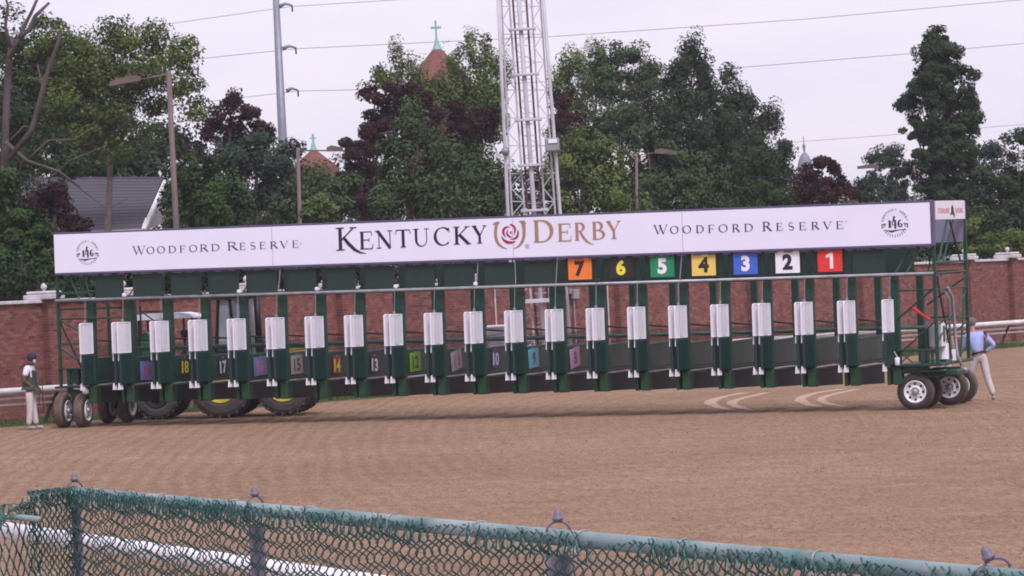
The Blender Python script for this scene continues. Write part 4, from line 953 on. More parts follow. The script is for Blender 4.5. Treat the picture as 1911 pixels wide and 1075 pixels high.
def small_house(label, px, y0, y1, hw, D, wallc, roofc):
    c = gpt(px, D); t = thing('house', label, 'house', c); a = at(px-hw, y0, D)-c; b = at(px+hw, y0, D)-c; e = at(px, y1, D)-c
    MB().box((a.x,0,-.2),(b.x,6,e.z)).build('wall', wallc, t)
    MB().prism([(a.x-.3,-.2,e.z+.003),(b.x+.3,-.2,e.z+.003),(b.x-.4,3,a.z),(a.x+.4,3,a.z)], (0,.2,.05)).box((a.x-.3,-.25,e.z-.1),(b.x+.3,-.2,e.z+.05)).build('roof', roofc, t)
    for s in (-.5,.0,.5):
        x = (a.x+b.x)/2+s*(b.x-a.x)*.6; MB().box((x-.35,-.05,e.z-1.3),(x+.35,-.02,e.z-.2)).build('window', WALLG, t)
small_house('pale house with tan roof behind the small maroon tree', 1492, 355, 368, 22, 250, TRIM, mat('tan_roof', (.28,.17,.12), .8))
small_house('red roofed house behind the right side of the small maroon tree', 1600, 362, 374, 26, 260, TRIM, mat('red_roof', (.26,.09,.07), .8))
# ================================================================== POLES
POLEB = mat('brown_lamp_paint', (.135,.095,.095), .6, var=.15, scale=3)
POLEG = mat('grey_steel_pole', (.22,.23,.28), .5, metal=.3, var=.1)
def lamp(label, base, top, D, arm, head, hw, r, cat='street lamp'):
    c = gpt(base, D); t = thing('lamp_post', label, cat, c); tp = at(*top, D)-c
    bb = Vector((0,0,-.1)); MB().tube([bb, tp+Vector((0,0,.1))], r*1.15, 10, r2=r*.85).build('pole', POLEB, t, True)
    a = at(*arm, D)-c; MB().tube([tp, a], r*.38, 6).build('arm', POLEB, t, True)
    h0 = at(*head, D)-c; d = (h0-a).normalized(); l = (h0-a).length
    up = Vector((0,0,1)); m = MB(); s = hw
    m.prism([a+Vector((0,-s,-.03)), h0+Vector((0,-s,-.06)), h0+Vector((0,-s,.06)), a+d*l*.3+Vector((0,-s,.16)), a+Vector((0,-s,.10))], (0,2*s,0)); m.build('lamp_head', POLEB, t)
    return t
l1 = lamp('tall brown lamp post with its flat head reaching left over the locust tree', 345, (315,138), 118, (262,149), (206,157), .2, .085)
l2 = lamp('shorter brown lamp post left of the maroon maple with its arm reaching right', 568, (556,281), 140, (610,281), (640,279), .16, .07)
l3 = lamp('lamp post half hidden in green trees right of the mast, head pointing right', 1192, (1188,290), 158, (1222,285), (1263,285), .2, .06)
l4 = lamp('lamp post hidden in the tall column tree, long arm in the sky gap', 1712, (1706,312), 190, (1640,312), (1600,313), .1, .05)
c = gpt(1890, 175); t = thing('wooden_pole', 'short pale wooden pole among the shrubs above the wall at the right edge', 'pole', c)
MB().tube([(0,0,0), at(1885,408,175)-c], .10, 8).build('pole', COPE, t, True)
c = gpt(545, 230); up_ = thing('power_pole', 'slender grey steel power pole with three short davit arms against the sky', 'power pole', c)
tp = at(514, -25, 230)-c
MB().tube([(0,0,0), tp], .34, 14, r2=.17).build('pole', POLEG, up_, True)
arms = [((521,12),(545,10)),((527,91),(552,89)),((534,170),(556,168))]
for (x0, y0), (x1, y1) in arms:
    a = at(x0, y0, 230)-c; b = at(x1, y1, 230)-c
    m = MB(); m.tube([a, a.lerp(b,.5)+Vector((0,0,.12)), b], [.12,.09,.05], 6); ar = m.build('arm', POLEG, up_, True)
    MB().tube([b, b-Vector((0,0,.35))], .05, 6).build('insulator', DIRTMETAL, ar)
WIRE = mat('power_line_wire', (.30,.28,.36), .6)
def wire(label, pts, r, D=230):
    b = Vector(at(*pts[0], D)); o = MB()
    P = [at(x, y, D) for x, y in pts]; Q = []
    for i in range(len(P)-1):
        for s in range(6): Q.append(P[i].lerp(P[i+1], s/6)-b)
    Q.append(P[-1]-b); o.tube(Q, r, 4); w = o.build('power_line', WIRE, None); w.location = b; tag(w, label, 'power line')
wire('topmost power line running left and right from the upper davit arm', [(-60,88),(290,48),(545,12),(930,-12),(1500,-60)], .022)
wire('power line from the middle davit arm rising to the top right corner', [(-40,160),(350,112),(552,91),(930,73),(1035,68),(1500,36),(1990,-8)], .024)
wire('power line from the lower davit arm crossing the right half of the sky', [(-40,240),(470,180),(556,170),(780,165),(1100,148),(1370,127),(1700,100),(1990,74)], .024)
wire('lowest thin power line behind the dome and the tall column tree', [(1300,278),(1470,266),(1690,250),(1911,232),(1990,226)], .018)
# ================================================================== LATTICE MAST
MW = mat('mast_white_paint', (.46,.44,.50), .5, var=.15, scale=2)
MBR = mat('mast_brown_cable', (.10,.035,.035), .6)
MD = 119; mc = gpt(1010, MD); mast = thing('lattice_mast', 'tall white lattice mast with ladder and brown cable runs standing behind the gate', 'mast', mc)
def mp_(x, y, D=MD): return at(x, y, D)-mc
def ml(px0, y0, px1, y1, ext=(-30, 690)):
    f = lambda y: px0+(px1-px0)*(y-y0)/(y1-y0)
    return f
legs = {'L': ml(930,0,948,397), 'R': ml(1014,0,1045,393)}
for k_n in legs:
    f_ = legs[k_n]; MB().tube([mp_(f_(y), y) for y in (-40, 200, 400, 715)], .050, 8).build('outer_tube', MW, mast, True)
inn = {'a': ml(936,0,955,395), 'b': ml(950,0,979,395), 'c': ml(992,0,1016,395), 'd': ml(1008,0,1036,395)}
def brace(px0, px1, D, ys, r, name):
    m = MB()
    for D_ in (D, D+.9):
        m.tube([mp_(px0(ys[0]), ys[0], D_), mp_(px0(ys[-1]), ys[-1], D_)], .027, 5); m.tube([mp_(px1(ys[0]), ys[0], D_), mp_(px1(ys[-1]), ys[-1], D_)], .027, 5)
        for i in range(len(ys)-1):
            a, b = (px0, px1) if i % 2 else (px1, px0)
            m.tube([mp_(a(ys[i]), ys[i], D_), mp_(b(ys[i+1]), ys[i+1], D_)], r, 4)
            if i % 2 == 0: m.tube([mp_(px0(ys[i]), ys[i], D_), mp_(px1(ys[i]), ys[i], D_)], r, 4)
    m.build(name, MW, mast)
ys = [-40+26*i for i in range(29)]
brace(inn['a'], inn['b'], MD+.1, ys, .018, 'left_lattice'); brace(inn['c'], inn['d'], MD+.1, ys, .018, 'right_lattice')
brace(inn['b'], inn['c'], MD+.95, ys, .010, 'rear_lattice')
cp = ml(968,0,997,395)
MB().tube([mp_(cp(y), y, MD-.05) for y in (-40,200,400,715)], .062, 8).build('centre_pipe', MW, mast, True)
for f_ in (ml(957,0,985,385), ml(982,0,1009,385)): MB().tube([mp_(f_(y), y, MD+.1) for y in (-40,200,420,700)], .034, 6).build('cable_run', MBR, mast, True)
fl, fr_ = ml(957,0,985,385), ml(982,0,1009,385)
rung = MB().tube([(-.18,0,0),(.18,0,0)], .012, 4).mesh('rung', MW)
for i in range(34):
    y = -20+i*21; p = mp_((fl(y)+fr_(y))/2, y, MD+.06); inst('rung', rung, mast, p)
clamp = MB().box((-.34,-.10,-.035),(.34,.10,.035), .01).box((-.38,-.05,-.05),(-.30,.05,.05), .01).box((.30,-.05,-.05),(.38,.05,.05), .01).mesh('clamp', MW)
for i in range(9):
    y = -30+i*84.5; p = mp_((inn['b'](y)+inn['c'](y))/2, y, MD-.12); inst('clamp', clamp, mast, p)
MB().box(tuple(mp_(1018,283,MD-.5)), tuple(mp_(1043,258,MD+.1)), .03).build('floodlight', STEEL, mast)
p = mp_(1031,264,MD-.52); MB().box((p.x-.12,p.y-.02,p.z-.05),(p.x+.13,p.y+.0,p.z+.06), .01).build('floodlight_glass', WHITE, mast)
MB().lathe([(-.1,.05),(-.09,.10),(.05,.12),(.12,.06),(.13,0)], mp_(943,283,MD-.1), (0,-1,.3), 12).build('sensor', STEEL, mast, True)
p = mp_(1002, 562, MD-.3); MB().box((p.x-.35,p.y-.06,p.z-.05),(p.x+.40,p.y+.06,p.z+.06), .01).build('cross_beam', MW, mast)
MB().box((-.75,-.6,-.05),(.75,1.3,.12), .03).build('foundation', COPE, mast)
# ================================================================== PEOPLE
SHOE = mat('shoe_grey', (.30,.28,.30), .7); HAIRM = mat('grey_hair', (.16,.13,.12), .8); DARKHAIR = mat('dark_hair', (.02,.016,.015), .8)
def skin(name, nodes, edges, m, parent, sub=2, root=None, label=None):
    keys = list(nodes); idx = {k: i for i, k in enumerate(keys)}
    me = bpy.data.meshes.new(name); me.from_pydata([nodes[k][0] for k in keys], [(idx[a], idx[b]) for a, b in edges], [])
    o = bpy.data.objects.new(name, me); C.objects.link(o)
    md = o.modifiers.new('skin', 'SKIN'); md.use_smooth_shade = True
    if not me.skin_vertices: return o
    for i, k in enumerate(keys):
        r = nodes[k][1]; me.skin_vertices[0].data[i].radius = r if isinstance(r, tuple) else (r, r)
        me.skin_vertices[0].data[i].use_root = (k == (root or keys[0]))
    ms = o.modifiers.new('sub', 'SUBSURF'); ms.levels = sub; ms.render_levels = sub
    dg = bpy.context.evaluated_depsgraph_get(); me2 = bpy.data.meshes.new_from_object(o.evaluated_get(dg))
    o.modifiers.clear(); o.data = me2; me2.name = name; me2.materials.clear(); me2.materials.append(m)
    me2.polygons.foreach_set('use_smooth', [True]*len(me2.polygons))
    if parent: o.parent = parent
    if label: o['label'] = label
    return o
def person(label, loc, rz, sc, J, skin_m, shirt, trouser, cap=None, sleeve='short', vest=None, hair=HAIRM, mask=None, belt=None, group=None, brim=False):
    """J: joint positions facing -y. l = his left (+x)"""
    t = thing('person', label, 'person', loc, rz); t.scale = (sc, sc, sc)
    B = dict(pel=((0,0,.95),.12), sp=((0,0,1.10),.115), ch=((0,0,1.32),(.15,.12)), nb=((0,0,1.47),.07), nk=((0,-.01,1.53),.052), hd1=((0,-.03,1.60),.070), hd=((0,-.02,1.675),(.082,.095)), tp=((0,-.01,1.75),.06), nose=((0,-.125,1.645),.014),
             lsh=((.17,0,1.42),.062), lel=((.24,.03,1.14),.045), lwr=((.22,-.10,.92),.030), lhd=((.21,-.14,.86),(.022,.036)),
             rsh=((-.17,0,1.42),.062), rel=((-.24,.03,1.14),.045), rwr=((-.22,-.10,.92),.030), rhd=((-.21,-.14,.86),(.022,.036)),
             lhp=((.09,0,.90),.09), lkn=((.10,-.02,.50),.060), lan=((.10,.02,.09),.040), lto=((.11,-.14,.035),.035),
             rhp=((-.09,0,.90),.09), rkn=((-.10,-.02,.50),.060), ran=((-.10,.02,.09),.040), rto=((-.11,-.14,.035),.035))
    for k, v in J.items(): B[k] = (v, B[k][1])
    # head parts follow the neck unless given
    E = [('pel','sp'),('sp','ch'),('ch','nb'),('nb','nk'),('nk','hd1'),('hd1','hd'),('hd','tp'),('hd1','nose'),
         ('ch','lsh'),('lsh','lel'),('lel','lwr'),('lwr','lhd'),('ch','rsh'),('rsh','rel'),('rel','rwr'),('rwr','rhd'),
         ('pel','lhp'),('lhp','lkn'),('lkn','lan'),('lan','lto'),('pel','rhp'),('rhp','rkn'),('rkn','ran'),('ran','rto')]
    for s in ('l','r'):
        h = Vector(B[s+'hd'][0]); w = Vector(B[s+'wr'][0]); d = (h-w).normalized(); side = d.cross(Vector((0,1,0.2))).normalized()
        for i in range(4):
            o_ = side*(-.030+.020*i); L_ = (.055,.07,.065,.05)[i]
            B[s+'f%da' % i] = (tuple(h+o_+d*.03), .0095); B[s+'f%db' % i] = (tuple(h+o_*1.1+d*(.03+L_)+Vector((0,-.012,-.008))), .0085)
            E += [(s+'hd', s+'f%da' % i), (s+'f%da' % i, s+'f%db' % i)]
        B[s+'th'] = (tuple(h-side*.055+d*.015+Vector((0,-.02,0))), .010); E.append((s+'hd', s+'th'))
    body = skin('body', B, E, skin_m, t, 1, 'pel')
    g = lambda k: Vector(B[k][0])
    ext = 1.0 if sleeve == 'long' else .5
    def lp(a, b_, f): return tuple(g(a).lerp(g(b_), f))
    sh = dict(pel=((g('pel')+Vector((0,0,.0)))[:],(.155,.125)), sp=(g('sp')[:],(.155,.125)), ch=(g('ch')[:],(.185,.145)), nb=(lp('ch','nb',.8),.085),
              lsh=(g('lsh')[:],.082), rsh=(g('rsh')[:],.082))
    es = [('pel','sp'),('sp','ch'),('ch','nb'),('ch','lsh'),('ch','rsh')]
    for s in ('l','r'):
        if sleeve == 'long': sh[s+'el'] = (g(s+'el')[:], .062); sh[s+'wr'] = (lp(s+'el',s+'wr',.92), .043); es += [(s+'sh',s+'el'),(s+'el',s+'wr')]
        else: sh[s+'el'] = (lp(s+'sh',s+'el',.68), .070); es += [(s+'sh',s+'el')]
    skin('shirt', sh, es, shirt, t, 2, 'ch')
    tr_ = dict(w=(lp('pel','sp',.35),(.135,.11)), pel=(g('pel')[:],(.145,.125)), lhp=(g('lhp')[:],.108), rhp=(g('rhp')[:],.108), lkn=(g('lkn')[:],.082), rkn=(g('rkn')[:],.082), lan=(lp('lkn','lan',.97),.066), ran=(lp('rkn','ran',.97),.066))
    skin('trousers', tr_, [('w','pel'),('pel','lhp'),('pel','rhp'),('lhp','lkn'),('rhp','rkn'),('lkn','lan'),('rkn','ran')], trouser, t, 2, 'pel')
    if vest: skin('vest', dict(a=(g('pel')[:],(.182,.160)), b=(g('sp')[:],(.188,.170)), c=((g('ch')+Vector((0,0,.02)))[:],(.225,.205)), d=(lp('ch','nb',.55),(.13,.10))), [('a','b'),('b','c'),('c','d')], vest, t, 2, 'b')
    if belt: MB().lathe([(-.02,.15),(-.02,.165),(.02,.165),(.02,.15)], g('pel')+Vector((0,0,.06)), (g('sp')-g('pel')), 16).build('belt', belt, t, True)
    for s in ('l','r'):
        a, b_ = g(s+'an'), g(s+'to'); skin('shoe', dict(a=((a+Vector((0,.03,-.03)))[:],.050), b=(a.lerp(b_,.5)[:],.046), c=((b_+(b_-a)*.1)[:],.036)), [('a','b'),('b','c')], SHOE, t, 1, 'b')
    hd = g('hd'); tp = g('tp'); fw = (g('nose')-g('hd1')); fw.normalize(); upv = (tp-hd).normalized(); sd_ = fw.cross(upv).normalized()
    if cap:
        c = MB(); c.lathe([(-.03,.103),(.01,.106),(.05,.100),(.085,.075),(.105,.04),(.11,0)], hd+upv*.012, upv, 16)
        if brim: c.lathe([(-.02,.10),(-.028,.165),(-.020,.17),(-.008,.10)], hd+upv*.012, upv, 16)
        c.prism([hd+upv*.0+sd_*.07+fw*.07, hd+upv*.0-sd_*.07+fw*.07, hd-upv*.01-sd_*.05+fw*.185, hd-upv*.01+sd_*.05+fw*.185], upv*.012)
        c.build('cap', cap, t, True)
    hm = MB(); hm.lathe([(-.075,.075),(-.04,.096),(.0,.101),(.05,.092),(.085,.06),(.095,0)], hd-fw*.016+upv*.004, upv, 14); hm.build('hair', hair, t, True)
    for s in (-1, 1):
        e_ = MB(); e_.lathe([(-.004,.0),(0,.012),(.004,0)], hd+fw*.088+sd_*s*.032-upv*.01, fw, 8); e_.build('eye', BLACK, t, True)
        e_ = MB(); e_.lathe([(-.008,.008),(0,.024),(.008,.008)], hd+sd_*s*.086-upv*.03, sd_, 8); e_.build('ear', skin_m, t, True)
    MB().box((-.022,-.003,-.003),(.022,.003,.004)).build('mouth', mat('lip', (.18,.06,.05), .6), t).location = hd+fw*.088-upv*.075
    if mask:
        m_ = MB().lathe([(-.01,.0),(-.008,.03),(-.025,.055),(-.05,.075)], g('hd1')+fw*.105, fw, 12); m_.build('face_mask', mask, t, True)
    return t
KHAKI = mat('pale_trousers', (.52,.46,.46), .8, var=.08, scale=12, bump=.2, bscale=15)
WSHIRT = mat('white_shirt', (.72,.70,.80), .7, var=.05); BSHIRT = mat('light_blue_shirt', (.34,.40,.72), .7, var=.12, scale=9, bump=.3, bscale=14)
VEST = mat('dark_green_vest', (.035,.050,.045), .8); NAVYC = mat('navy_cap', (.025,.022,.045), .8); TAN = mat('tan_shirt', (.33,.26,.21), .8, var=.1)
MASKM = mat('pale_blue_mask', (.42,.45,.62), .7); BELTM = mat('black_belt', (.015,.015,.02), .5); BLUEV = mat('blue_undershirt', (.09,.09,.30), .7)
# man at the left end: seen from his right side, facing right, head bowed, hands together low in front
def rot(px, D): return gpt(px, D)
lp_ = gpt(61, 102.8)
man1 = person('man in dark cap, dark vest and pale trousers standing by the left wheels, head bowed', lp_, math.radians(90-12), 1.04,
   dict(sp=(0,.0,1.11), ch=(0,.015,1.33), nb=(0,-.01,1.48), nk=(0,-.035,1.53), hd1=(0,-.075,1.585), hd=(0,-.085,1.665), tp=(0,-.09,1.745), nose=(0,-.185,1.60),
        lel=(.22,.03,1.14), lwr=(.10,-.17,.97), lhd=(.05,-.21,.92), rel=(-.22,.07,1.15), rwr=(-.10,-.15,.95), rhd=(-.05,-.19,.90),
        lkn=(.10,-.02,.50), lan=(.11,-.06,.09), lto=(.12,-.22,.035), rkn=(-.09,.0,.50), ran=(-.09,.06,.09), rto=(-.10,-.10,.035)),
   SKIN_B, WSHIRT, KHAKI, cap=NAVYC, vest=VEST, hair=DARKHAIR, mask=MASKM)
MB().tube([(.02,-.20,.94),(.0,-.19,.55)], .012, 5).build('strap', NAVYC, man1)
MB().tube([(-.03,-.16,1.08),(-.03,-.30,1.02),(-.03,-.30,.35)], .010, 5).build('lead_strap', BLACK, man1)
# man at the right end: back to us, leaning towards the gate with his right foot back
rp = gpt(1833, 100.6)
man2 = person('man in light blue shirt and pale trousers seen from behind pushing at the right end', rp, math.radians(180+8), 1.10,
   dict(pel=(.02,0,.97), sp=(.05,-.02,1.12), ch=(.085,-.05,1.34), nb=(.10,-.08,1.48), nk=(.115,-.09,1.55), hd1=(.125,-.12,1.62), hd=(.12,-.12,1.70), tp=(.12,-.12,1.78), nose=(.15,-.215,1.66),
        lsh=(.25,-.06,1.40), lel=(.33,-.14,1.16), lwr=(.34,-.36,1.02), lhd=(.33,-.43,.99), rsh=(-.10,-.03,1.42), rel=(-.32,.06,1.18), rwr=(-.13,-.06,1.02), rhd=(-.07,-.10,.98),
        lhp=(.11,0,.92), lkn=(.22,-.10,.52), lan=(.24,.02,.09), lto=(.26,-.14,.035), rhp=(-.07,0,.92), rkn=(-.12,.06,.52), ran=(-.22,.14,.10), rto=(-.24,.0,.035)),
   SKIN_L, BSHIRT, KHAKI, sleeve='long', belt=BELTM, hair=HAIRM)
man3 = person('man in tan shirt standing behind the open frame at the right end of the gate', gpt(1766, 101.8), math.radians(200), 1.06,
   dict(hd1=(0,-.06,1.60), hd=(0,-.07,1.675), tp=(0,-.08,1.75), nose=(0,-.165,1.63), lwr=(.2,-.25,1.1), lhd=(.18,-.31,1.12), rwr=(-.2,-.25,1.1), rhd=(-.18,-.31,1.12)),
   SKIN_L, TAN, KHAKI, cap=mat('tan_cap', (.25,.17,.13), .8), sleeve='long')
man4 = person('person in dull pink shirt beyond the number ten plate, beside a small white cart', gpt(908, 122), math.radians(60), 1.08, {}, SKIN_L, mat('dull_pink_shirt', (.30,.18,.22), .8), KHAKI, hair=DARKHAIR)
# small white utility cart near him
ct_l = gpt(928, 123); cart = thing('utility_cart', 'small white utility cart with grey box parked behind the gate by the mast', 'cart', ct_l)
MB().box((-.55,-.5,.35),(.55,.7,.80), .06).box((-.45,.5,.82),(.35,.6,1.72), .04).box((-.5,-.4,1.74),(.45,.62,1.80), .02).build('body', WHITE, cart)
MB().box((.45,-.2,.85),(.85,.4,1.45), .03).build('cargo_box', STEEL, cart)
for x in (-.4,.4):
    for y in (-.35,.5): MB().lathe([(-.08,.05),(-.08,.26),(.08,.26),(.08,.05)], (x,y,.26), (1,0,0), 16).build('wheel', TYRE_S, cart, True)
# ================================================================== TRACTORS
TG = mat('tractor_green', (.03,.16,.05), .4, var=.12); TY = mat('tractor_yellow', (.62,.50,.05), .45, var=.08); TGLASS = mat('cab_glass', (.42,.44,.52), .12, var=.1, spec=.6)
MUD = mat('dusty_rubber', (.105,.088,.092), .85, var=.3, scale=5); TW = mat('white_canopy', (.74,.74,.82), .5)
def tractor_wheel(parent, x, y, R, W, rr, rim=None):
    w = MB().lathe([(-.12,.07),(.12,.07)], (0,0,0), (0,1,0), 10).build('wheel', DIRTMETAL, parent); w.location = (x, y, R)
    t = MB().lathe([(-W/2+.02,rr),(-W/2-.01,rr+.08),(-W/2,R*.82),(-W/2+.05,R*.93),(0,R*.95),(W/2-.05,R*.93),(W/2,R*.82),(W/2+.01,rr+.08),(W/2-.02,rr)], (0,0,0), (0,1,0), 36)
    for i in range(22):
        for s in (-1, 1):
            a = 2*math.pi*(i+(.25 if s > 0 else -.25))/22; a2 = a+.16
            def pt(an, y_, r): return (math.cos(an)*r, y_, math.sin(an)*r)
            t.add([pt(a-.035,0,R*.93),pt(a+.045,0,R*.93),pt(a2+.045,s*W*.5,R*.88),pt(a2-.035,s*W*.5,R*.88),
                   pt(a-.025,0,R),pt(a+.035,0,R),pt(a2+.035,s*W*.5,R*.975),pt(a2-.025,s*W*.5,R*.975)], [(4,5,6,7),(0,1,5,4),(1,2,6,5),(2,3,7,6),(3,0,4,7)])
    t.build('tyre', MUD, w, False)
    r = MB().lathe([(-W/2+.03,rr),(-W/2-.0,rr+.01),(-W/2,rr-.02),(-W/2+.08,rr-.05),(-W/2+.10,rr*.55),(-W/2+.05,rr*.42),(-W/2+.02,rr*.2),(-W/2+.02,0)], (0,0,0), (0,1,0), 28)
    r.lathe([(W/2-.03,rr),(W/2-.12,rr*.7),(W/2-.12,0)], (0,0,0), (0,1,0), 28)
    for i in range(8):
        a = i*math.pi/4; r.box((math.cos(a)*rr*.3-.02,-W/2+.03,math.sin(a)*rr*.3-.02),(math.cos(a)*rr*.3+.02,-W/2+.06,math.sin(a)*rr*.3+.02), 0, 1)
    r.build('rim', [rim or TY, BLACK], w, True)
c = gpt(487, 107.2); Hd = math.atan2(gx.y, gx.x)
tr1 = thing('tractor', 'large green farm tractor with glazed cab and yellow wheels parked behind the gate, facing right', 'tractor', c, Hd*.4)
for y in (-.85, .85): tractor_wheel(tr1, -.78, y, .83, .46, .44); 
for y in (-.80, .80): tractor_wheel(tr1, .78, y, .74, .40, .40)
MB().box((-1.3,-.35,.65),(1.5,.35,1.15), .08).build('chassis', DIRTMETAL, tr1)
hb_ = MB(); hb_.prism([(.0,-.38,1.05),(1.75,-.38,1.0),(1.80,-.38,1.45),(1.55,-.38,1.68),(0,-.38,1.80)], (0,.76,0)); hb_.build('bonnet', TG, tr1)
MB().prism([(.02,-.40,1.52),(1.5,-.40,1.45),(1.4,-.40,1.62),(.02,-.40,1.72)], (0,.80,0)).build('side_stripe', TY, tr1)
cabf = MB()
for (x0, x1, y) in ((-.95,-.80,-.62),(-.95,-.80,.62),(.0,.12,-.60),(.0,.12,.60),(-.42,-.40,-.64)): cabf.tube([(x0,y,1.3),(x1 if x0<-.5 else x0-.08,y*.96,2.95)], .045, 6)
cabf.box((-1.0,-.66,1.2),(.1,.66,1.34), .03); cabf.build('cab_frame', BLACK, tr1); MB().tube([(-.3,-.66,1.4),(-.42,-.65,2.9)], .05, 6).tube([(.06,-.66,1.4),(-.02,-.65,2.9)], .05, 6).build('cab_pillar', STEEL, tr1)
MB().box((-1.05,-.72,2.95),(.10,.72,3.1), .05).build('cab_roof', TG, tr1)
gl_ = MB().quad((-.86,-.64,1.34),(.02,-.63,1.34),(-.04,-.60,2.93),(-.78,-.60,2.93)).quad((-.90,-.6,1.34),(-.90,.6,1.34),(-.80,.56,2.93),(-.80,-.56,2.93)).quad((.05,-.58,1.5),(.05,.58,1.5),(-.02,.55,2.93),(-.02,-.55,2.93)); gl_.build('cab_window', TGLASS, tr1)
MB().tube([(.16,-.50,1.60),(.16,-.50,3.0)], .085, 10).box((.06,-.60,1.50),(.27,-.42,2.0), .03).build('exhaust', BLACK, tr1, True)
for y in (-.85, .85):
    pts = [(-.78+.98*math.cos(a), y, .83+.98*math.sin(a)) for a in [math.radians(20+14*i) for i in range(10)]]
    fm = MB()
    for i in range(9):
        a, b_ = Vector(pts[i]), Vector(pts[i+1]); fm.prism([a+Vector((0,-.27,0)), a+Vector((0,.27,0)), b_+Vector((0,.27,0)), b_+Vector((0,-.27,0))], (0,0,.035))
    fm.build('mudguard', TG, tr1)
# open tractor with white canopy and a seated driver
c = gpt(330, 107.4); tr2 = thing('tractor', 'small green open tractor under a white canopy with driver at the left of the gate', 'tractor', c, Hd*.4)
for y in (-.62, .62): tractor_wheel(tr2, -.32, y, .60, .36, .30, DIRTMETAL)  # rear rims coloured dark to put shade on them
for y in (-.50, .50): tractor_wheel(tr2, -1.12, y, .34, .20, .16)
MB().box((-1.4,-.28,.5),(.3,.28,.95), .08).build('chassis', DIRTMETAL, tr2)
MB().prism([(-.75,-.3,.9),(-1.55,-.3,.9),(-1.5,-.3,1.45),(-.75,-.3,1.55)], (0,.6,0)).prism([(-1.1,-.34,1.45),(-.55,-.34,1.45),(-.45,-.34,2.1),(-.62,-.34,2.2),(-1.0,-.34,1.85)], (0,.5,0)).build('bonnet', TG, tr2)
MB().lathe([(-.2,.0),(-.18,.12),(.1,.18),(.25,.12),(.28,0)], (-1.0,-.35,2.12), (1,0,.05), 12).build('fuel_can', mat('orange_plastic', (.60,.06,.03), .5), tr2, True, label='red-orange rounded can on the bonnet')
ps = MB()
for x in (-.72, .42):
    for y in (-.5,.5): MB().tube([(x,y,.9),(x,y,2.50)], .028, 6).build('canopy_post', BLACK, tr2)
cn = MB().prism([(-1.05,-.65,2.50),(.72,-.65,2.50),(.60,-.65,2.59),(.35,-.65,2.64),(-.75,-.65,2.64),(-.98,-.65,2.57)], (0,1.3,0)); cn.build('canopy', TW, tr2)
for y in (-.62,.62):
    MB().box((-.75,y-.2,1.18),(.25,y+.2,1.25), .03).box((.18,y-.2,.85),(.26,y+.2,1.2), .03).build('mudguard', TG, tr2)
MB().box((.05,-.28,1.1),(.50,.28,1.24), .04).box((.47,-.28,1.2),(.56,.28,1.6), .04).build('seat', BLACK, tr2)
MB().lathe([(-.012,.15),(0,.17),(.012,.15)], (-.60,0,1.45), (1,0,.7), 16).tube([(-.62,0,1.42),(-.8,0,1.1)], .02, 6).build('steering_wheel', BLACK, tr2, True)
sp_ = tr2.matrix_basis @ Vector((.05,0,.12)) if False else (Vector(c)+Vector((.33,0,.42)))
man5 = person('driver in tan shirt and dark hat seated on the small canopied tractor', sp_, Hd*.4-math.pi/2, 1.0,
   dict(lhp=(.10,-.06,.93), lkn=(.14,-.46,.95), lan=(.14,-.52,.55), lto=(.14,-.66,.50), rhp=(-.10,-.06,.93), rkn=(-.14,-.46,.95), ran=(-.14,-.52,.55), rto=(-.14,-.66,.50),
        lel=(.26,-.12,1.16), lwr=(.16,-.42,1.24), lhd=(.12,-.50,1.26), rel=(-.26,-.12,1.16), rwr=(-.16,-.42,1.24), rhd=(-.12,-.50,1.26)),
   SKIN_L, TAN, mat('dark_trousers', (.03,.03,.04), .8), cap=BLACK, sleeve='short', hair=DARKHAIR)
# ================================================================== FOREGROUND CHAIN-LINK FENCE
FT = mat('worn_top_rail', (.30,.35,.37), .5, metal=.1, scale=2.6, col2=(.08,.18,.17), bump=.1, bscale=30)
VINYL = mat('green_vinyl_wire', (.016,.066,.062), .35, var=.35, scale=30, spec=.5)
WIREG = mat('worn_wire_tie', (.055,.145,.135), .4, var=.3, scale=30)
POSTM = mat('mauve_grey_post', (.16,.13,.17), .5, var=.12, scale=6)
FZ = 2.66
def fpt(px, py, z=FZ):
    d = ray(px, py); t = (z-CAM.z)/d.z; return CAM+d*t
APR = mat('grandstand_apron_concrete', (.34,.33,.33), .9, var=.15, scale=2)
F0, F1, F2, F3 = fpt(140, 920), fpt(475, 951), fpt(980, 1008), fpt(1862, 1078)
fd = (F3-F0); fd.z = 0; fd.normalize()
F4 = F3+fd*2.9
# straighten posts onto one line
def on(p): return F0+fd*((p-F0).dot(fd))
F1, F2, F3, F4 = [on(p) for p in (F1, F2, F3, F4)]
pth = Vector((fd.y, -fd.x, 0)); 
if pth.y > 0: pth = -pth
if pth.dot(CAM-F0) < 0: pth = -pth       # towards the camera side
fence = thing('chain_link_fence', 'green chain-link fence with worn top rail and mauve acorn-topped posts in the foreground', 'fence', F0)
R_ = .026
def fl_(p): return Vector(p)-F0
rl = [F0, F1, F2, F3, F4]
MB().tube([fl_(F0)-fd*.02, fl_(F1), fl_(F2), fl_(F3), fl_(F4)], R_, 14).build('top_rail', FT, fence, True)
for tt in (.30, .62, .86):
    p = fl_(F0.lerp(F4, tt)); MB().tube([p-fd*.11, p+fd*.11], R_+.0025, 14).build('rail_sleeve', FT, fence, True)
post = MB().tube([(0,0,-1.36),(0,0,-.055)], .040, 14)
posm = post.mesh('post', POSTM, True)
arch = [(.036*math.cos(math.pi*i/10), 0, .012+.030*math.sin(math.pi*i/10)) for i in range(11)]
arc = MB().tube(arch, .0045, 7).tube([(-.036,0,-.03),(-.036,0,.014)], .0045, 7).tube([(.036,0,-.03),(.036,0,.014)], .0045, 7).mesh('loop_cap', POSTM, True)
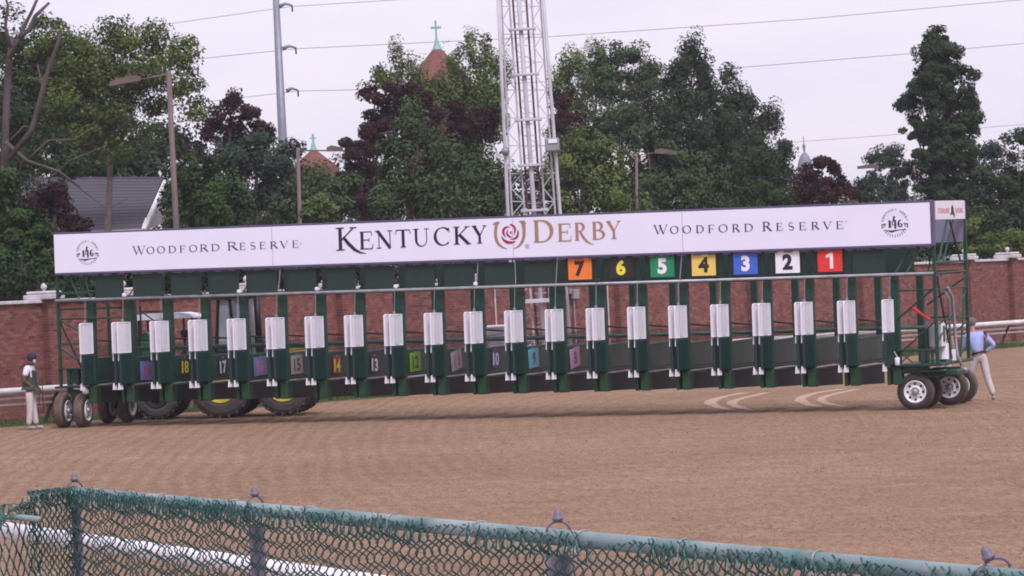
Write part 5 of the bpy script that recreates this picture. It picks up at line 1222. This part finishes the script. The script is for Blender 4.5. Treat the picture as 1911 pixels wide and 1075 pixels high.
aco = MB().lathe([(-.006,.005),(-.002,.010),(.001,.015),(.003,.0175),(.009,.0180),(.010,.0145),(.019,.0140),(.027,.011),(.034,.006),(.037,0)], (0,0,.044), (0,0,1), 14).mesh('acorn_finial', POSTM, True)
for i, p in enumerate((F0, F1, F2, F3, F4)):
    o = inst('post', posm, fence, fl_(p)); o.rotation_euler = (0,0,0); o.scale = ((.55,.55,1),(.75,.75,1),(1,1,1),(1,1,1),(1,1,1))[i]
    l = inst('loop_cap', arc, fence, fl_(p)+Vector((0,0,.008))); l.rotation_euler = (0,0,math.radians((35,40,5,8,0)[i])); a = inst('acorn_finial', aco, l); a.rotation_euler = ((0,0,0), (0,0,0), (0,0,0), (0,math.radians(-14),0), (0,0,0))[i]
    if i == 3: l.rotation_euler = (0, math.radians(-10), math.radians(8))
def mesh_bay(A, B, top, name='chain_link_mesh', lean=0.0, P=.036, HC=.108, bulge=.025, depth=1.25, seedn=3, curl=0.0, off=.0, step=1):
    r = random.Random(seedn); d = (B-A); L = d.length; d = d.normalized(); nrm = Vector((-d.y, d.x, 0)); 
    if nrm.dot(CAM-A) < 0: nrm = -nrm
    mb = MB(); n = int(L/P); nc = int(depth/HC)
    for i in range(n+1):
        base = fl_(A)+d*(i*P)+nrm*(R_+.012+off); ph = 0; jx = r.uniform(-.004,.004); pts = []
        t0 = top(i*P/L)
        rows = 26 if True else nc
        for c_ in range(int(rows*2)):           # half periods, bends at both sides
            for s_ in range(4):
                a = math.pi*(c_+s_/4+(i % 2))
                x = math.cos(a)*P*.24
                pts.append(base+d*(x+jx*(1-c_/30))+nrm*(bulge*math.sin(a)+.003*math.sin(c_*.7+i*.23))+Vector((0,0,t0-(c_+s_/4)*HC*.5)))
            if c_ > 13: break
        mb.tube(pts, .0031, 4, cap=False)
    return mb.build(name, VINYL, fence, kind='stuff')
zig = lambda amp, f, ph: (lambda t: amp*math.sin(f*t+ph))
mesh_bay(F0, F1, lambda t: .006+.012*math.sin(t*31), seedn=1)
mesh_bay(F1, F2, lambda t: .004+.012*math.sin(t*27+1), seedn=2)
mesh_bay(F2, F3, lambda t: .000+.014*math.sin(t*23+2), seedn=3)
mesh_bay(F3, F4, lambda t: .000+.014*math.sin(t*23+2), seedn=4)
# twisted barbs and ties along the top rail
r = random.Random(5); bb_ = MB(); Ltot = (F4-F0).length; u = 0.0; cluster = 0
while u < Ltot:
    cl = .5+.5*math.sin(u*4.1)+.4*math.sin(u*9.7+1); dens_ = .036 if u < 2.3 else .070
    if cl > .05 or u < 3.2:
        c0 = fl_(F0)+fd*(u+r.uniform(-.006,.006))+pth*(R_+.006); zt = r.uniform(-.006,.020)
        for s_ in (-1, 1):
            e = c0+fd*(s_*r.uniform(.010,.024))+Vector((0,0,zt+r.uniform(.004,.020)))+pth*r.uniform(.0,.012)
            bb_.tube([c0+Vector((0,0,zt-.062))+fd*s_*r.uniform(.018,.03), c0+Vector((0,0,zt-.030))+fd*s_*.010, c0+Vector((0,0,zt-.006)), c0-fd*(s_*.016)+Vector((0,0,zt+.004)), e-fd*(s_*.036)], .0032, 4)
        if r.random() < .35: bb_.tube([c0+Vector((0,0,-.06))+fd*r.uniform(-.02,.02), c0+Vector((0,0,-.02)), c0+Vector((0,0,.022))-pth*.02, c0+Vector((0,0,.026))-pth*.045], .0025, 4)
    u += dens_*r.uniform(.8,1.25)
bb_.build('wire_barbs', WIREG, fence, kind='stuff')
tie = MB()
tring = [( .0, (R_+.004)*math.cos(a), (R_+.004)*math.sin(a)) for a in [2*math.pi*i/16 for i in range(16)]]
tiem = MB().tube(tring, .0026, 6, closed=True).tube([(0,-(R_+.004),0),(.01,-(R_+.016),-.03),(.03,-(R_+.01),-.06)], .0026, 5).mesh('tie_ring', STEEL, True)
fang = math.atan2(fd.y, fd.x)
for i in range(13):
    o = inst('tie_ring', tiem, fence, fl_(F0)+fd*(.35+i*.82+r.uniform(-.1,.1))); o.rotation_euler = (r.uniform(-.2,.2), 0, fang+r.uniform(-.4,.4))
# return section running on to the left: lower rail, mesh curled over it
G0 = F0; zr = 2.575
G1 = fpt(72, 969, zr); G2 = fpt(-60, 957, zr); G2 = G1+(G2-G1).normalized()*1.4
MB().tube([fl_(G1), fl_(G2)], .013, 10).build('return_rail', FT, fence, True)
H1 = fpt(58, 925, 2.655)
def bay2(A, B, topf, n, seedn, curlr, P_=.052):
    rr_ = random.Random(seedn); mb = MB(); d = (B-A); L = d.length; d = d.normalized(); nrm = Vector((-d.y, d.x, 0))
    if nrm.dot(CAM-A) < 0: nrm = -nrm
    for i in range(n+1):
        f_ = i/n; base = fl_(A)+d*(L*f_)+nrm*.02; pts = []; t0 = topf(f_)
        if curlr:
            for k in range(7):
                a = math.pi*(1-k/7); pts.append(base+nrm*(-.02+curlr*math.cos(a)*1.0)+Vector((0,0,t0+curlr*.6*math.sin(a)))+d*rr_.uniform(-.012,.012))
        for c_ in range(13):
            for s_ in range(4):
                a = math.pi*(c_+s_/4+i % 2); x = math.cos(a)*.008+.010*math.sin(a)
                pts.append(base+d*x+nrm*(.012*math.sin(a)+(curlr or 0))+Vector((0,0,t0-(c_+s_/4)*.054)))
        mb.tube(pts, .0036, 4, cap=False)
    mb.build('chain_link_mesh', VINYL, fence, kind='stuff')
H0 = F0.copy()
H1 = at(55, 925, F0.y); H1.z = F0.z
bay2(H0, H1, lambda f: .010-.01*f, 17, 11, .030)
H2 = at(-60, 925, F0.y-.2); H2.z = F0.z; H1b = H1.copy()
bay2(H1b, H2, lambda f: -.09+.03*math.sin(f*9), 17, 12, .035)
# lump of gathered wire on the corner
r = random.Random(9); gw = MB()
for i in range(90):
    f_ = r.random(); c0 = fl_(H0.lerp(H1, f_))+pth*r.uniform(-.01,.05)+Vector((0,0,r.uniform(-.05,.012)))
    gw.tube([c0, c0+Vector((r.uniform(-.02,.02), r.uniform(-.02,.02), r.uniform(.0,.02))), c0+Vector((r.uniform(-.03,.03), 0, r.uniform(-.03,.0)))], .0024, 4)
for i in range(26):
    f_ = r.random()*.8; c0 = fl_(H1b.lerp(H2, f_))+Vector((0,0,-.06)); a0 = r.uniform(0,3)
    gw.tube([c0+Vector((.028*math.cos(a0+t*.7)+.002*t, 0, .035*math.sin(a0+t*.7))) for t in range(6)], .0022, 4)
gw.build('gathered_wire', WIREG, fence, kind='stuff')
# apron slab under the fence, above the track
mbb = MB(); q = [F0+Vector((-3,3.4,0)), F0, F4, F4+fd*4, Vector((6,-6,0)), Vector((-9,-6,0)), Vector((-9,16,0))]
mbb.prism([(F0.x-.6,F0.y+.3,1.31),(F4.x+1.2,F4.y-1.2,1.31),(9,1,1.31),(9,-12,1.31),(-12,-12,1.31),(-12,15,1.31)], (0,0,-2.2)).build('apron', APR, kind='structure')
# inner white track rail seen through the mesh
IA, IB = at(165, 1013, 41), at(600, 1077, 35.0)
ir = thing('inner_track_rail', 'thick white inner track rail on posts seen through the foreground mesh', 'rail', (IA.x, IA.y, gz(IA.x, IA.y)))
dr = (IB-IA); b = Vector(ir.location)
MB().tube([IA-b-dr*1.6, IB-b+dr*1.6], .088, 12).build('top_rail', mat('clean_white_rail', (.80,.78,.82), .45, var=.04), ir, True)
ipm = MB().tube([(0,0,-1.3),(0,0,-.05)], .05, 8).mesh('post', WHITE, True)
for t in (-1.2,-.75,1.25,1.5): inst('post', ipm, ir, IA-b+dr*t)

GRP = dict(lamp_post='lamp posts standing among the trees', power_line='power lines crossing the sky', person='people around the starting gate', tractor='farm tractors parked behind the gate',
 church_spire='church spires behind the trees', maroon_maple='maroon maples behind the brick wall', broadleaf_tree='broadleaf trees behind the brick wall', conifer='evergreens behind the wall at the left', shrub='shrubs above the wall', house='houses behind the trees')
for o in bpy.data.objects:
    k = o.name.split('.')[0]
    if o.parent is None and k in GRP and 'category' in o: o['group'] = GRP[k]
# ================================================================== HAZE
me = MB().box((-2600,-500,-2.8),(2600,4100,27)); hmm = bpy.data.materials.new('thin_haze'); hmm.use_nodes = True; hn = hmm.node_tree.nodes; hn.clear()
pv = hn.new('ShaderNodeVolumePrincipled'); pv.inputs['Color'].default_value = (.90,.86,.95,1); pv.inputs['Density'].default_value = .00022
ho = hn.new('ShaderNodeOutputMaterial'); hmm.node_tree.links.new(pv.outputs[0], ho.inputs['Volume'])
hz = me.build('haze', hmm, kind='stuff'); tag(hz, 'thin pale haze over the track and the trees', 'haze')
